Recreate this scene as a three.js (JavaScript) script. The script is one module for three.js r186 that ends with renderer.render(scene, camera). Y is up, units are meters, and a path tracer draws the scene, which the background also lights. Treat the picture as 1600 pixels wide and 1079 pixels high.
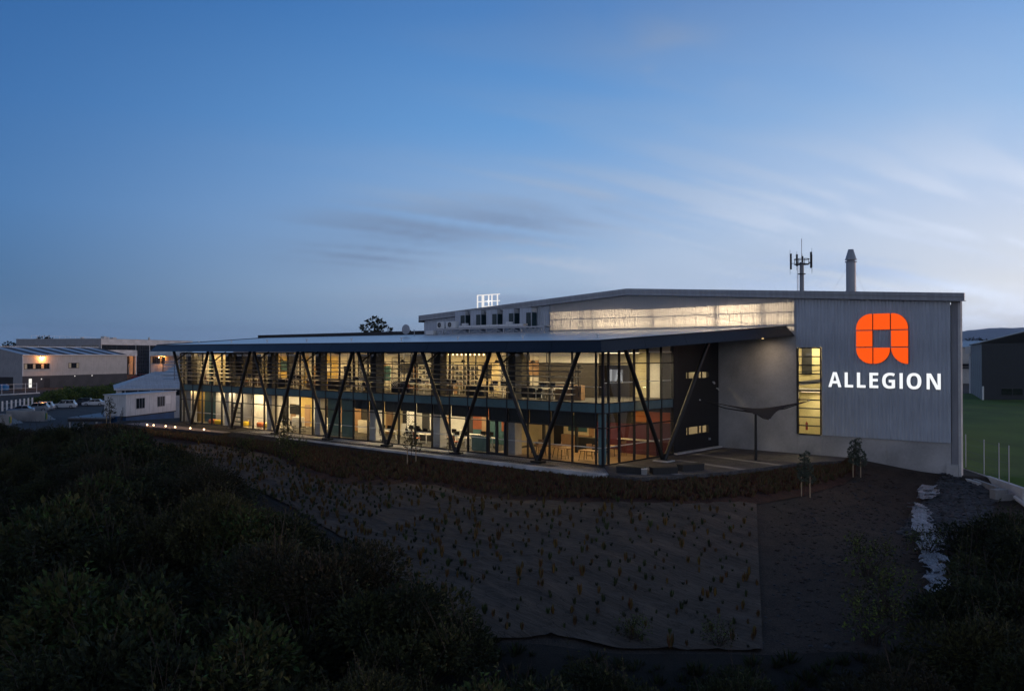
import * as THREE from 'three';
import { mergeGeometries } from 'three/addons/utils/BufferGeometryUtils.js';
import { RoundedBoxGeometry } from 'three/addons/geometries/RoundedBoxGeometry.js';
import { TextGeometry } from 'three/addons/geometries/TextGeometry.js';
import { FontLoader } from 'three/addons/loaders/FontLoader.js';
import { RectAreaLightUniformsLib } from 'three/addons/lights/RectAreaLightUniformsLib.js';

// ------------------------------------------------------------------ camera, sky, sun, exposure
RectAreaLightUniformsLib.init();
const scene = new THREE.Scene();
const camera = new THREE.PerspectiveCamera(44.05, 1024 / 690, 0.5, 30000);
camera.position.set(33.14, 7.43, 46.47);
camera.lookAt(33.14 - 66.384, 7.43 + 1.0846, 46.47 - 74.779);
const renderer = new THREE.WebGLRenderer({ antialias: true });
renderer.toneMapping = THREE.LinearToneMapping;
renderer.toneMappingExposure = 1.68;
renderer.shadowMap.enabled = true;

const V3 = (x, y, z) => new THREE.Vector3(x, y, z);
const clamp = THREE.MathUtils.clamp, lerp = THREE.MathUtils.lerp;
const ss = (a, b, x) => { const t = clamp((x - a) / (b - a), 0, 1); return t * t * (3 - 2 * t); };
function rng(seed) { let s = seed >>> 0; return () => { s = (s + 0x6d2b79f5) | 0; let t = Math.imul(s ^ (s >>> 15), 1 | s); t = (t + Math.imul(t ^ (t >>> 7), 61 | t)) ^ t; return ((t ^ (t >>> 14)) >>> 0) / 4294967296; }; }
// value noise, periodic with whole periods px, py
function hash(x, y, s) { let h = Math.imul(x, 374761393) ^ Math.imul(y, 668265263) ^ Math.imul(s, 2147483647 - 1274126177); h = Math.imul(h ^ (h >>> 13), 1274126177); h ^= h >>> 16; return (h >>> 0) / 4294967296; }
function vnoise(x, y, px, py, s) {
  const ix = Math.floor(x), iy = Math.floor(y), fx = x - ix, fy = y - iy, u = fx * fx * (3 - 2 * fx), v = fy * fy * (3 - 2 * fy);
  const m = (a, p) => p ? ((a % p) + p) % p : a;
  const a = hash(m(ix, px), m(iy, py), s), b = hash(m(ix + 1, px), m(iy, py), s), c = hash(m(ix, px), m(iy + 1, py), s), d = hash(m(ix + 1, px), m(iy + 1, py), s);
  return (a + (b - a) * u) * (1 - v) + (c + (d - c) * u) * v;
}
function fbm(x, y, oct, px, py, s) { let t = 0, a = 0.5, n = 0; for (let i = 0; i < oct; i++) { t += a * vnoise(x, y, px, py, s + i * 17); n += a; x *= 2; y *= 2; px *= 2; py *= 2; a *= 0.5; } return t / n; }

// the dusk sky: pale glow low on the right, deep blue overhead, drifting cirrus
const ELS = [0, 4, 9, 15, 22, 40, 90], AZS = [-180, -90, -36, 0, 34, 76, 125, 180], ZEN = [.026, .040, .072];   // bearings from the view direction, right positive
const SKYC = [
  [[.46, .50, .58], [.54, .58, .67], [.26, .29, .36], [.15, .18, .25], [.10, .13, .20], [.04, .06, .11], ZEN],  // unseen low band behind the camera, brightened to light the walls
  [[.24, .23, .28], [.28, .26, .32], [.18, .19, .25], [.13, .155, .23], [.08, .115, .20], [.035, .06, .12], ZEN],
  [[.044, .094, .165], [.039, .100, .20], [.038, .113, .255], [.028, .096, .245], [.018, .074, .21], [.016, .05, .13], ZEN],
  [[.165, .235, .335], [.215, .30, .415], [.165, .272, .44], [.086, .205, .405], [.043, .135, .325], [.024, .065, .155], ZEN],
  [[.47, .475, .495], [.53, .545, .575], [.37, .43, .54], [.195, .31, .49], [.092, .20, .41], [.034, .08, .18], ZEN],
  [[.84, .76, .68], [.88, .82, .78], [.52, .54, .60], [.27, .36, .50], [.13, .22, .40], [.04, .08, .17], ZEN],  // low rows out of view, raised to light the walls facing right
  [[.58, .57, .60], [.66, .66, .71], [.30, .33, .40], [.17, .21, .29], [.10, .14, .23], [.04, .065, .12], ZEN],  // unseen low rows here are brightened for the walls too
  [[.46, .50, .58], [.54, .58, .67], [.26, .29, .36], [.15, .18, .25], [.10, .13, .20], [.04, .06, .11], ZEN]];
const FW = V3(-.66384, 0, -.74779).normalize(), RT = V3(.74784, 0, -.66388);
function seg(T, x) { let i = 0; while (i < T.length - 2 && x > T[i + 1]) i++; const t = clamp((x - T[i]) / (T[i + 1] - T[i]), 0, 1); return [i, t]; }
function makeSky() {
  const W = 2048, Hh = 1024, data = new Float32Array(W * Hh * 4), out = [0, 0, 0];
  const axis = 58 * Math.PI / 180;   // the streaks run towards this bearing
  for (let r = 0; r < Hh; r++) {
    const up = ((r + .5) / Hh - .5) * Math.PI, y = Math.sin(up), el = Math.max(0, up * 180 / Math.PI), cu = Math.cos(up);
    const [ei, et0] = seg(ELS, el), et = et0;
    for (let c = 0; c < W; c++) {
      const ph = ((c + .5) / W - .5) * 2 * Math.PI, x = Math.cos(ph) * cu, z = Math.sin(ph) * cu;
      const fr = x * RT.x + z * RT.z, ff = x * FW.x + z * FW.z, az = Math.atan2(fr, ff) * 180 / Math.PI;
      const th = Math.abs(az - 48);
      const [ti, tt0] = seg(AZS, az), tt = tt0 * tt0 * (3 - 2 * tt0) * .5 + tt0 * .5;
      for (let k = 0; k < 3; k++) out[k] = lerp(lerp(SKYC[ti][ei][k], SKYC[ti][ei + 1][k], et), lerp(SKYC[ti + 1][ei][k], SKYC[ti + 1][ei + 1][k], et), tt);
      if (y > 0) {
        const q = 1 / (y + .085), px = fr * q, pz = ff * q;
        const s = px * Math.sin(axis) + pz * Math.cos(axis), t = px * Math.cos(axis) - pz * Math.sin(axis);
        const w = fbm(s * .5 + 7, t * .5 + 3, 3, 0, 0, 5) * 1.6;
        const n1 = fbm(s * .42 + w, t * 2.3 + w * 1.3, 6, 0, 0, 11), n2 = fbm(s * .35 + 20 + w, t * 1.15 + w, 4, 0, 0, 31), n3 = fbm(s * 1.0 + 40, t * 9 + w * 3, 5, 0, 0, 47);
        const band = ss(.4, 2.5, el) * (1 - ss(8.5, 15, el)) * ss(-16, 2, az) * (1 - ss(95, 130, az));
        const dens = (.35 * ss(.36, .6, n2) + .75 * ss(.44, .62, n1 * .45 + n3 * .55)) * band;
        const puff = Math.exp(-(((az - 10.2) / 3.4) ** 2) - (((el - 17.6) / 2.8) ** 2)) * ss(.36, .7, fbm(s * 2.4 + 9, t * 4 + w, 5, 0, 0, 71)) * .6;
        const wisp = ss(.46, .8, fbm(s * .5 + 60, t * 2.2 + w * 2, 5, 0, 0, 91)) * .22 * ss(8, 14, el) * (1 - ss(26, 45, el)) * ss(-26, 8, az);
        const shade = (Math.exp(-(((az + 9) / 5.5) ** 2) - (((el - 7.4) / 1.7) ** 2)) + .7 * Math.exp(-(((az - 1) / 7) ** 2) - (((el - 9.0) / 1.5) ** 2)) + .5 * Math.exp(-(((az - 20) / 9) ** 2) - (((el - 5.2) / 1.6) ** 2)) + .5 * Math.exp(-(((az - 2) / 10) ** 2) - (((el - 3.6) / .9) ** 2))) * (.25 + .9 * ss(.36, .58, n3 * .5 + n1 * .5)) * 1.2;
        const rear = ss(100, 135, Math.abs(az)) * ss(1, 4, el) * (1 - ss(16, 30, el)) * ss(.42, .66, n1 * .6 + n3 * .4);
        const lum = out[0] * .3 + out[1] * .5 + out[2] * .2, glow = Math.exp(-((th / 34) ** 2));
        const a = Math.min(.85, dens * .85), up2 = lerp(1.12, 1.3, glow), cl = [lum * up2 * lerp(.80, .96, glow), lum * up2 * 1.0, lum * up2 * lerp(1.32, 1.12, glow)];
        for (let k = 0; k < 3; k++) out[k] = lerp(out[k], cl[k], a);
        const cs = [lum * .47, lum * .68, lum * 1.06], sb = Math.min(.85, shade * .9); for (let k = 0; k < 3; k++) out[k] = lerp(out[k], cs[k], sb);
        const cw = [lum * 1.02, lum * 1.2, lum * 1.52], b = Math.min(.6, puff + wisp);
        for (let k = 0; k < 3; k++) out[k] = lerp(out[k], cw[k], b);
        const cr = [.50, .43, .47]; for (let k = 0; k < 3; k++) out[k] = lerp(out[k], cr[k], rear * .22);
      }
      const o = (r * W + c) * 4; data[o] = out[0]; data[o + 1] = out[1]; data[o + 2] = out[2]; data[o + 3] = 1;
    }
  }
  const t = new THREE.DataTexture(data, W, Hh, THREE.RGBAFormat, THREE.FloatType);
  t.mapping = THREE.EquirectangularReflectionMapping; t.magFilter = THREE.LinearFilter; t.needsUpdate = true;
  return t;
}
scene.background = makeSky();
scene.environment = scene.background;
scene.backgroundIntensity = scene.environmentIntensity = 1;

const sun = new THREE.DirectionalLight(new THREE.Color().setRGB(1, .62, .46), .5);
{ // just above the horizon, far right behind the building
  const a = 76 * Math.PI / 180, d = FW.clone().multiplyScalar(Math.cos(a)).addScaledVector(RT, Math.sin(a));
  sun.position.set(d.x * 300, 13, d.z * 300); sun.target.position.set(0, 0, 0);
  sun.castShadow = true; sun.shadow.radius = 12; sun.shadow.mapSize.set(2048, 2048);
  const c = sun.shadow.camera; c.left = -150; c.right = 150; c.top = 80; c.bottom = -80; c.near = 1; c.far = 700;
  sun.name = 'sun'; scene.add(sun, sun.target);
}

// ------------------------------------------------------------------ helpers
const taken = {};
function numbered(n) { const k = taken[n] = (taken[n] ?? -1) + 1; return k ? `${n}_${String(k).padStart(3, '0')}` : n; }
function tag(o, label, category, group, kind) { if (label) o.userData.label = label; if (category) o.userData.category = category; if (group) o.userData.group = group; if (kind) o.userData.kind = kind; return o; }
function thing(name, label, category, pos = [0, 0, 0], turn = 0, group) { const o = new THREE.Group(); o.name = numbered(name); o.position.set(...pos); o.rotation.y = turn; tag(o, label, category, group); scene.add(o); return o; }
function metreUV(g) {
  const p = g.attributes.position, n = g.attributes.normal, uv = new Float32Array(p.count * 2);
  for (let i = 0; i < p.count; i++) {
    const ax = Math.abs(n.getX(i)), ay = Math.abs(n.getY(i)), az = Math.abs(n.getZ(i));
    if (ay > ax && ay > az) { uv[2 * i] = p.getX(i); uv[2 * i + 1] = p.getZ(i); } else if (ax > az) { uv[2 * i] = p.getZ(i); uv[2 * i + 1] = p.getY(i); } else { uv[2 * i] = p.getX(i); uv[2 * i + 1] = p.getY(i); }
  }
  g.setAttribute('uv', new THREE.BufferAttribute(uv, 2)); return g;
}
function merged(list) {
  list = (Array.isArray(list) ? list : [list]).map((g) => { const h = g.index ? g.toNonIndexed() : g; if (!h.attributes.normal) h.computeVertexNormals(); for (const k of Object.keys(h.attributes)) if (!['position', 'normal', 'uv', 'color'].includes(k)) h.deleteAttribute(k); metreUV(h); return h; });
  return list.length > 1 ? mergeGeometries(list) : list[0];
}
function part(parent, name, geo, mat, label) { const m = new THREE.Mesh(merged(geo), mat); m.name = name; m.castShadow = m.receiveShadow = true; if (label) m.userData.label = label; parent.add(m); return m; }
function mesh(parent, name, geo, mat) { const m = new THREE.Mesh(geo, mat); m.name = name; m.castShadow = m.receiveShadow = true; parent.add(m); return m; }   // shares an already prepared geometry
function solo(name, geo, mat, label, category, group, kind) { const m = part(scene, numbered(name), geo, mat); return tag(m, label, category, group, kind); }
function struct(name, geo, mat) { return tag(part(scene, name, geo, mat), null, null, null, 'structure'); }
function copy(o, pos, turn, label, group) { const c = o.clone(); c.name = numbered(o.name.replace(/_\d+$/, '')); c.position.set(...pos); c.rotation.y = turn; c.userData = { ...o.userData }; if (label) c.userData.label = label; if (group) c.userData.group = group; scene.add(c); return c; }
const box = (cx, cy, cz, sx, sy, sz, ry = 0) => { const g = new THREE.BoxGeometry(sx, sy, sz); if (ry) g.rotateY(ry); return g.translate(cx, cy, cz); };
const bx = (x0, x1, y0, y1, z0, z1) => box((x0 + x1) / 2, (y0 + y1) / 2, (z0 + z1) / 2, Math.abs(x1 - x0), Math.abs(y1 - y0), Math.abs(z1 - z0));
const rbox = (cx, cy, cz, sx, sy, sz, r = .03) => new RoundedBoxGeometry(sx, sy, sz, 2, r).translate(cx, cy, cz);
function orient(g, a, b) { const A = V3(...a), B = V3(...b), d = B.clone().sub(A), q = new THREE.Quaternion().setFromUnitVectors(V3(0, 1, 0), d.clone().normalize()); g.applyQuaternion(q); const m = A.add(B).multiplyScalar(.5); return g.translate(m.x, m.y, m.z); }
const dist3 = (a, b) => Math.hypot(a[0] - b[0], a[1] - b[1], a[2] - b[2]);
const tube = (a, b, r, n = 8, r2 = r) => orient(new THREE.CylinderGeometry(r2, r, dist3(a, b), n), a, b);
const bar = (a, b, w, d = w) => orient(new THREE.BoxGeometry(w, dist3(a, b), d), a, b);
function quads(list) { // list of [a,b,c,d] points, counter-clockwise seen from the front
  const p = []; for (const [a, b, c, d] of list) p.push(...a, ...b, ...c, ...(d ? [...a, ...c, ...d] : []));
  const g = new THREE.BufferGeometry(); g.setAttribute('position', new THREE.Float32BufferAttribute(p, 3)); g.computeVertexNormals(); return g;
}
function prism(pts, v) { // closed solid: a convex outline moved along v
  const q = pts.map((p) => [p[0] + v[0], p[1] + v[1], p[2] + v[2]]), n = pts.length, f = [];
  for (let i = 1; i < n - 1; i++) { f.push([pts[0], pts[i], pts[i + 1]]); f.push([q[0], q[i + 1], q[i]]); }
  for (let i = 0; i < n; i++) { const j = (i + 1) % n; f.push([pts[i], q[i], q[j], pts[j]]); }
  return quads(f);
}
const plane = (x0, x1, y0, y1, z) => quads([[[x0, y0, z], [x1, y0, z], [x1, y1, z], [x0, y1, z]]]);
const planeX = (x, z0, z1, y0, y1) => quads([[[x, y0, z0], [x, y0, z1], [x, y1, z1], [x, y1, z0]]]);

// ------------------------------------------------------------------ materials
function tex(size, fn, srgb) { // fn(u, v) in 0..1 gives grey or [r, g, b]
  const d = new Uint8Array(size * size * 4);
  for (let j = 0; j < size; j++) for (let i = 0; i < size; i++) { const c = fn(i / size, j / size), o = (j * size + i) * 4, a = typeof c === 'number' ? [c, c, c] : c; for (let k = 0; k < 3; k++) d[o + k] = clamp(Math.round(a[k] * 255), 0, 255); d[o + 3] = 255; }
  const t = new THREE.DataTexture(d, size, size, THREE.RGBAFormat); t.wrapS = t.wrapT = THREE.RepeatWrapping; t.magFilter = THREE.LinearFilter; t.minFilter = THREE.LinearMipmapLinearFilter; if (srgb) t.colorSpace = THREE.SRGBColorSpace; t.needsUpdate = true; return t;
}
const rep = (t, m) => { const c = t.clone(); c.repeat.set(1 / m, 1 / (Array.isArray(m) ? m[1] : m)); if (Array.isArray(m)) c.repeat.set(1 / m[0], 1 / m[1]); c.needsUpdate = true; return c; };
const T = {
  blotch: tex(512, (u, v) => { const n = fbm(u * 4, v * 4, 6, 4, 4, 1); return .72 + .5 * (n - .5) + .12 * (fbm(u * 64, v * 64, 2, 64, 64, 9) - .5); }),
  grain: tex(512, (u, v) => fbm(u * 48, v * 48, 4, 48, 48, 21)),
  soil: tex(512, (u, v) => { const n = fbm(u * 6, v * 6, 6, 6, 6, 2), f = fbm(u * 70, v * 70, 3, 70, 70, 8), p = f > .66 ? .22 : 0; return .62 + .75 * (n - .5) + .7 * (f - .5) + p; }),
  chips: tex(512, (u, v) => { const f = fbm(u * 60, v * 30, 3, 60, 30, 18), g = fbm(u * 25, v * 90, 3, 25, 90, 28), n = fbm(u * 5, v * 5, 4, 5, 5, 4); return .55 + .9 * (f - .5) + .9 * (g - .5) + .5 * (n - .5); }),
  weave: tex(512, (u, v) => { const w = fbm(u * 5, v * 36 + 0, 5, 5, 36, 41), r = Math.abs(fbm(u * 3, v * 10, 4, 3, 10, 51) - .5), n = fbm(u * 3, v * 3, 4, 3, 3, 61), f = fbm(u * 128, v * 128, 2, 128, 128, 62); return .66 + .5 * (w - .5) - .28 * (r < .03 ? 1 - r / .03 : 0) + .5 * (n - .5) + .35 * (f - .5); }),
  streak: tex(512, (u, v) => .8 + .32 * (fbm(u * 40, v * 3, 4, 40, 3, 33) - .5) + .2 * (fbm(u * 3, v * 3, 4, 3, 3, 34) - .5)),
};
const rgb = (r, g, b) => new THREE.Color().setRGB(r, g, b);
function mat(c, o = {}) { const { map, m = 3, bump, bm = 1, bs = .004, ...rest } = o; const p = { color: rgb(...c), roughness: .8, metalness: 0, ...rest }; if (map) p.map = rep(map, m); if (bump) { p.bumpMap = rep(bump, bm); p.bumpScale = bs; } return new (p.clearcoat || p.transmission || p.ior ? THREE.MeshPhysicalMaterial : THREE.MeshStandardMaterial)(p); }
const M = {
  concrete: mat([.42, .41, .40], { map: T.blotch, m: 5, bump: T.grain, bm: 1.5, bs: .004, roughness: .9 }),
  concretePanel: mat([.64, .635, .63], { map: T.blotch, m: 6, bump: T.grain, bm: 2, bs: .003, roughness: .85 }),
  paleConcrete: mat([.80, .79, .78], { map: T.blotch, m: 3, bump: T.grain, bm: 1, bs: .003, roughness: .85 }),
  zinc: mat([.60, .66, .74], { map: T.streak, m: 4, roughness: .45, metalness: .12 }),
  zincTrim: mat([.42, .45, .49], { map: T.streak, m: 6, roughness: .42, metalness: .15 }),
  roofSheet: mat([.93, .92, .90], { map: T.streak, m: 7, roughness: .28 }),
  warehouseRoof: mat([.55, .57, .6], { map: T.streak, m: 7, roughness: .4, metalness: .3 }),
  fascia: mat([.024, .028, .038], { map: T.blotch, m: 6, roughness: .34, metalness: .25 }),
  endFascia: mat([.042, .04, .042], { map: T.blotch, m: 6, roughness: .55 }),
  soffit: mat([.05, .05, .055], { map: T.blotch, m: 4, roughness: .7 }),
  steel: mat([.013, .012, .012], { map: T.blotch, m: 2, roughness: .42 }),
  mullion: mat([.022, .023, .026], { roughness: .45, metalness: .2 }),
  blade: mat([.34, .32, .30], { roughness: .3, metalness: .5 }),
  spandrel: mat([.17, .29, .31], { map: T.blotch, m: 7, roughness: .12, clearcoat: 1, clearcoatRoughness: .04 }),
  coated: mat([.90, .95, .95], { roughness: 0, transmission: 1, thickness: 0, ior: 2.1 }),
  glass: mat([.92, .96, .96], { roughness: 0, transmission: 1, thickness: 0, ior: 1.6 }),
  blind: mat([.035, .04, .042], { map: T.streak, m: 2, roughness: .9, transmission: .25, thickness: 0, side: THREE.DoubleSide }),
  tealBlind: mat([.12, .21, .22], { map: T.streak, m: 2, roughness: .9, transmission: .3, thickness: 0, side: THREE.DoubleSide }),
  translucent: mat([.84, .86, .88], { roughness: .96, transmission: .66, thickness: 0, side: THREE.DoubleSide }),
  blackClad: mat([.02, .02, .022], { map: T.streak, m: 1.6, roughness: .55 }),
  darkSteel: mat([.05, .055, .06], { roughness: .5, metalness: .3 }),
  galv: mat([.45, .47, .5], { roughness: .45, metalness: .4 }),
  white: mat([.75, .75, .74], { roughness: .6 }), offWhite: mat([.72, .70, .66], { map: T.blotch, m: 6, roughness: .7 }),
  grey: mat([.36, .37, .40], { map: T.streak, m: 5, roughness: .6 }), darkGrey: mat([.07, .07, .075], { map: T.blotch, m: 6, roughness: .8 }),
  louvre: mat([.012, .045, .055], { roughness: .35 }),
  wood: mat([.36, .22, .12], { map: T.streak, m: 1.2, roughness: .55 }), deck: mat([.34, .25, .22], { map: T.streak, m: 2, roughness: .7 }),
  darkWood: mat([.04, .033, .028], { map: T.streak, m: 1.4, roughness: .6 }),
  stake: mat([.42, .31, .2], { roughness: .85 }), bark: mat([.12, .09, .07], { map: T.grain, m: .4, roughness: .9 }),
  cream: mat([.78, .68, .44], { map: T.blotch, m: 5, roughness: .75 }), yellow: mat([.70, .50, .16], { map: T.blotch, m: 5, roughness: .75 }), paleWall: mat([.78, .75, .68], { map: T.blotch, m: 6, roughness: .75 }),
  charcoal: mat([.035, .035, .038], { map: T.blotch, m: 4, roughness: .8 }), tealWall: mat([.04, .11, .125], { map: T.blotch, m: 3, roughness: .6 }),
  orangeWall: mat([.30, .075, .025], { map: T.blotch, m: 2, roughness: .65 }), redWall: mat([.13, .018, .03], { map: T.blotch, m: 3, roughness: .6 }), orange: mat([.50, .11, .02], { roughness: .6 }), yellowFabric: mat([.75, .5, .02], { roughness: .8 }),
  carpet: mat([.09, .085, .08], { map: T.grain, m: 2, roughness: .95 }), polished: mat([.46, .43, .37], { map: T.blotch, m: 5, roughness: .18 }), plankFloor: mat([.36, .24, .13], { map: T.streak, m: 1.5, roughness: .35 }),
  ceiling: mat([.72, .71, .68], { roughness: .9 }), deskTop: mat([.68, .62, .52], { roughness: .5 }), chairBlack: mat([.025, .025, .028], { roughness: .7 }), screen: mat([.01, .01, .012], { roughness: .25 }),
  pave: mat([.13, .12, .12], { map: T.soil, m: 2.5, bump: T.grain, bm: .8, bs: .004, roughness: .8 }), band: mat([.36, .34, .33], { map: T.blotch, m: 2, roughness: .85 }),
  asphalt: mat([.055, .055, .058], { map: T.soil, m: 5, roughness: .9 }),
  ground: mat([.05, .045, .036], { map: T.soil, m: 9, bump: T.soil, bm: 4, bs: .05, roughness: .95 }),
  bank: mat([.068, .048, .034], { map: T.soil, m: 3.2, bump: T.soil, bm: 2.3, bs: .06, roughness: .95 }),
  mulch: mat([.115, .042, .022], { map: T.chips, m: 1.6, bump: T.chips, bm: 1.1, bs: .06, roughness: .95 }),
  matting: mat([.135, .098, .070], { map: T.weave, m: 3.4, bump: T.weave, bm: 3.4, bs: .05, roughness: .95 }),
  lawn: mat([.12, .21, .018], { map: T.blotch, m: 13, bump: T.grain, bm: 2, bs: .05, roughness: .95 }),
  rock: mat([.085, .088, .095], { map: T.soil, m: 1.3, roughness: .9 }), cloth: mat([.78, .80, .85], { map: T.soil, m: 2.2, bump: T.soil, bm: .7, bs: .05, roughness: .9, side: THREE.DoubleSide }),
  leaf: new THREE.MeshStandardMaterial({ vertexColors: true, roughness: .85, side: THREE.DoubleSide }),
  hill: mat([.03, .045, .055], { map: T.soil, m: 260, roughness: 1 }),
  tyre: mat([.012, .012, .012], { roughness: .9 }), rim: mat([.4, .4, .42], { roughness: .35, metalness: .7 }), carGlass: mat([.012, .016, .02], { roughness: .06, clearcoat: 1 }),
  blue: mat([.02, .10, .26], { map: T.blotch, m: 4, roughness: .6 }), blueTarp: mat([.02, .16, .38], { roughness: .7 }), red: mat([.3, .03, .03], { roughness: .5 }), green: mat([.02, .22, .10], { roughness: .6 }), yellowPlate: mat([.75, .5, .03], { roughness: .6 }),
  sailCloth: mat([.05, .045, .05], { map: T.grain, m: .6, roughness: .85, side: THREE.DoubleSide }),
};
const glow = (c, k) => new THREE.MeshStandardMaterial({ color: rgb(.02, .02, .02), emissive: rgb(...c), emissiveIntensity: k, roughness: .6 });
const WARM = [1, .65, .27], SOFT = [1, .75, .42];
M.lampWarm = glow(WARM, 3.2); M.lampSoft = glow(SOFT, 3.2); M.signWhite = glow([.95, .97, 1], .6); M.signOrange = glow([1, .095, .0], .6); M.frameWhite = glow([1, .97, .95], .5); M.lampOrange = glow([1, .45, .12], 9); M.spotWarm = glow([1, .6, .3], 4); M.exitWhite = glow([1, .98, .9], .6);

function areaLight(c, k, w, h, pos, look) { const l = new THREE.RectAreaLight(rgb(...c), k, w, h); l.position.set(...pos); l.lookAt(...look); l.name = 'area_light'; l.castShadow = true; scene.add(l); return l; }
function pointLight(c, k, pos, r = 2) { const l = new THREE.PointLight(rgb(...c), k, 0, 2); l.position.set(...pos); l.castShadow = true; l.shadow.radius = r; l.name = 'point_light'; scene.add(l); return l; }

// ------------------------------------------------------------------ terrain
const PL = [[-75, 3.3], [2.5, 2.7], [4.6, 2.2], [5.7, .4], [7.4, -4.2], [8.7, -10.4], [10.5, -13.7], [17.5, -15.7], [22, -16.6], [70, -17]];
const PR = [[0, 0], [.35, -.34], [1.2, -.46], [5.5, -1.1], [24, -2.5], [30, -3.6], [38, -4.8], [60, -5]];
function bankDist(x, z) { let m = 1e9, s = 0; for (let i = 0; i < PL.length - 1; i++) { const [a, b] = PL[i], [c, d] = PL[i + 1], ex = c - a, ez = d - b, t = clamp(((x - a) * ex + (z - b) * ez) / (ex * ex + ez * ez), 0, 1), q = Math.hypot(x - a - t * ex, z - b - t * ez); if (q < m) { m = q; s = ex * (z - b) - ez * (x - a); } } return s > 0 ? m : -m; }
function H(x, z) {
  const d = Math.max(0, bankDist(x, z)); let pr = PR[PR.length - 1][1];
  for (let i = 0; i < PR.length - 1; i++) if (d <= PR[i + 1][0]) { const t = (d - PR[i][0]) / (PR[i + 1][0] - PR[i][0]); pr = lerp(PR[i][1], PR[i + 1][1], t); break; }
  const b = -.6 * ss(9.5, 16.5, x) - 3.9 * ss(-62, -88, x) + 3.2 * ss(-285, -325, x), rough = d > 0 ? ss(.5, 4, d) * .16 * (fbm(x * .35 + 50, z * .35 + 50, 3, 0, 0, 3) - .5) : 0;
  return b + pr * (1 - ss(60, 88, -x) * .75) + rough;
}
const YARD = { x0: -72, x1: 44, z0: -20, z1: 52 };
function gridSheet(xs, zs, fy) {
  const g = new THREE.BufferGeometry(), p = [], ix = []; const n = xs.length;
  for (const z of zs) for (const x of xs) p.push(x, fy(x, z), z);
  for (let j = 0; j < zs.length - 1; j++) for (let i = 0; i < n - 1; i++) { const a = j * n + i; ix.push(a, a + n, a + 1, a + 1, a + n, a + n + 1); }
  g.setAttribute('position', new THREE.Float32BufferAttribute(p, 3)); g.setIndex(ix); g.computeVertexNormals();
  const uv = new Float32Array(p.length / 3 * 2); for (let i = 0; i < p.length / 3; i++) { uv[2 * i] = p[3 * i]; uv[2 * i + 1] = p[3 * i + 2]; }
  g.setAttribute('uv', new THREE.BufferAttribute(uv, 2)); return g;
}
{
  const ax = []; for (let i = -150; i <= 150; i++) ax.push(20 * Math.sinh(i / 150 * 6.2));
  const inside = (x, z) => ss(YARD.x0 - 1, YARD.x0 + 3, x) * (1 - ss(YARD.x1 - 3, YARD.x1 + 1, x)) * ss(YARD.z0 - 1, YARD.z0 + 3, z) * (1 - ss(YARD.z1 - 3, YARD.z1 + 1, z));
  const g = tag(mesh(scene, 'ground', gridSheet(ax.map((v) => v - 10), ax, (x, z) => H(x, z) - .7 * inside(x, z) - (x > 20 || z < -22 ? .004 : 0)), M.ground), null, null, null, 'structure');
  const xs = [], zs = []; for (let x = YARD.x0; x <= YARD.x1; x += .5) xs.push(x); for (let z = YARD.z0; z <= YARD.z1; z += .5) zs.push(z);
  tag(mesh(scene, 'soil_bank', gridSheet(xs, zs, (x, z) => H(x, z)), M.bank), null, null, null, 'structure');
}
function resample(pl, n) { const L = [0]; for (let i = 1; i < pl.length; i++) L.push(L[i - 1] + Math.hypot(pl[i][0] - pl[i - 1][0], pl[i][1] - pl[i - 1][1])); const out = []; for (let k = 0; k <= n; k++) { const s = L[L.length - 1] * k / n; let i = 0; while (i < pl.length - 2 && s > L[i + 1]) i++; const t = (s - L[i]) / (L[i + 1] - L[i]); out.push([lerp(pl[i][0], pl[i + 1][0], t), lerp(pl[i][1], pl[i + 1][1], t)]); } return out; }
function drape(top, bot, nu, nv, fy) { // a sheet between two edges, laid on the ground
  const A = resample(top, nu), B = resample(bot, nu), g = new THREE.BufferGeometry(), p = [], uv = [], ix = [];
  for (let j = 0; j <= nv; j++) for (let i = 0; i <= nu; i++) { const x = lerp(A[i][0], B[i][0], j / nv), z = lerp(A[i][1], B[i][1], j / nv); p.push(x, fy(x, z, i / nu, j / nv), z); uv.push(x, z); }
  for (let j = 0; j < nv; j++) for (let i = 0; i < nu; i++) { const a = j * (nu + 1) + i, b = a + nu + 1; ix.push(a, b, a + 1, a + 1, b, b + 1); }
  g.setAttribute('position', new THREE.Float32BufferAttribute(p, 3)); g.setAttribute('uv', new THREE.Float32BufferAttribute(uv, 2)); g.setIndex(ix); g.computeVertexNormals(); return g;
}
const BED_TOP = [[-66, 4.6], [-57, 4.9], [-52.3, 4.8], [-41.9, 4.3], [-23, 3.5], [-14, 3.4], [-5.8, 3.25], [.5, 3.2], [2.5, 3.06], [4.67, 2.77], [5.75, .87], [6.72, -1.32], [7.65, -3.75], [8.34, -6.9], [8.89, -9.67], [10.1, -12.2], [11.1, -14.2]];
const BED_LOW = [[-66, 6.6], [-57.35, 6.8], [-47.6, 7.05], [-37.3, 6.9], [-31, 7.0], [-25.5, 7.96], [-17.5, 10.9], [-13.9, 11.6], [-11, 10.6], [-9.4, 9.1], [-6.5, 8.7], [-3.5, 9.4], [0, 9.08], [3.2, 8.05], [5.6, 6.76], [8.6, 4.91], [11.1, .65], [11.9, -3.4], [12.35, -9.4], [12.2, -12.3], [11.4, -14.2]];
const MAT_TOP = [[-40, 6.6], [-31, 6.8], [-25.5, 7.75], [-17.5, 10.7], [-13.9, 11.4], [-11, 10.4], [-9.4, 8.9], [-6.5, 8.5], [-3.5, 9.2], [0, 8.9], [3.2, 7.85], [5.6, 6.56], [8.6, 4.7], [11.1, .55]];
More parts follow.
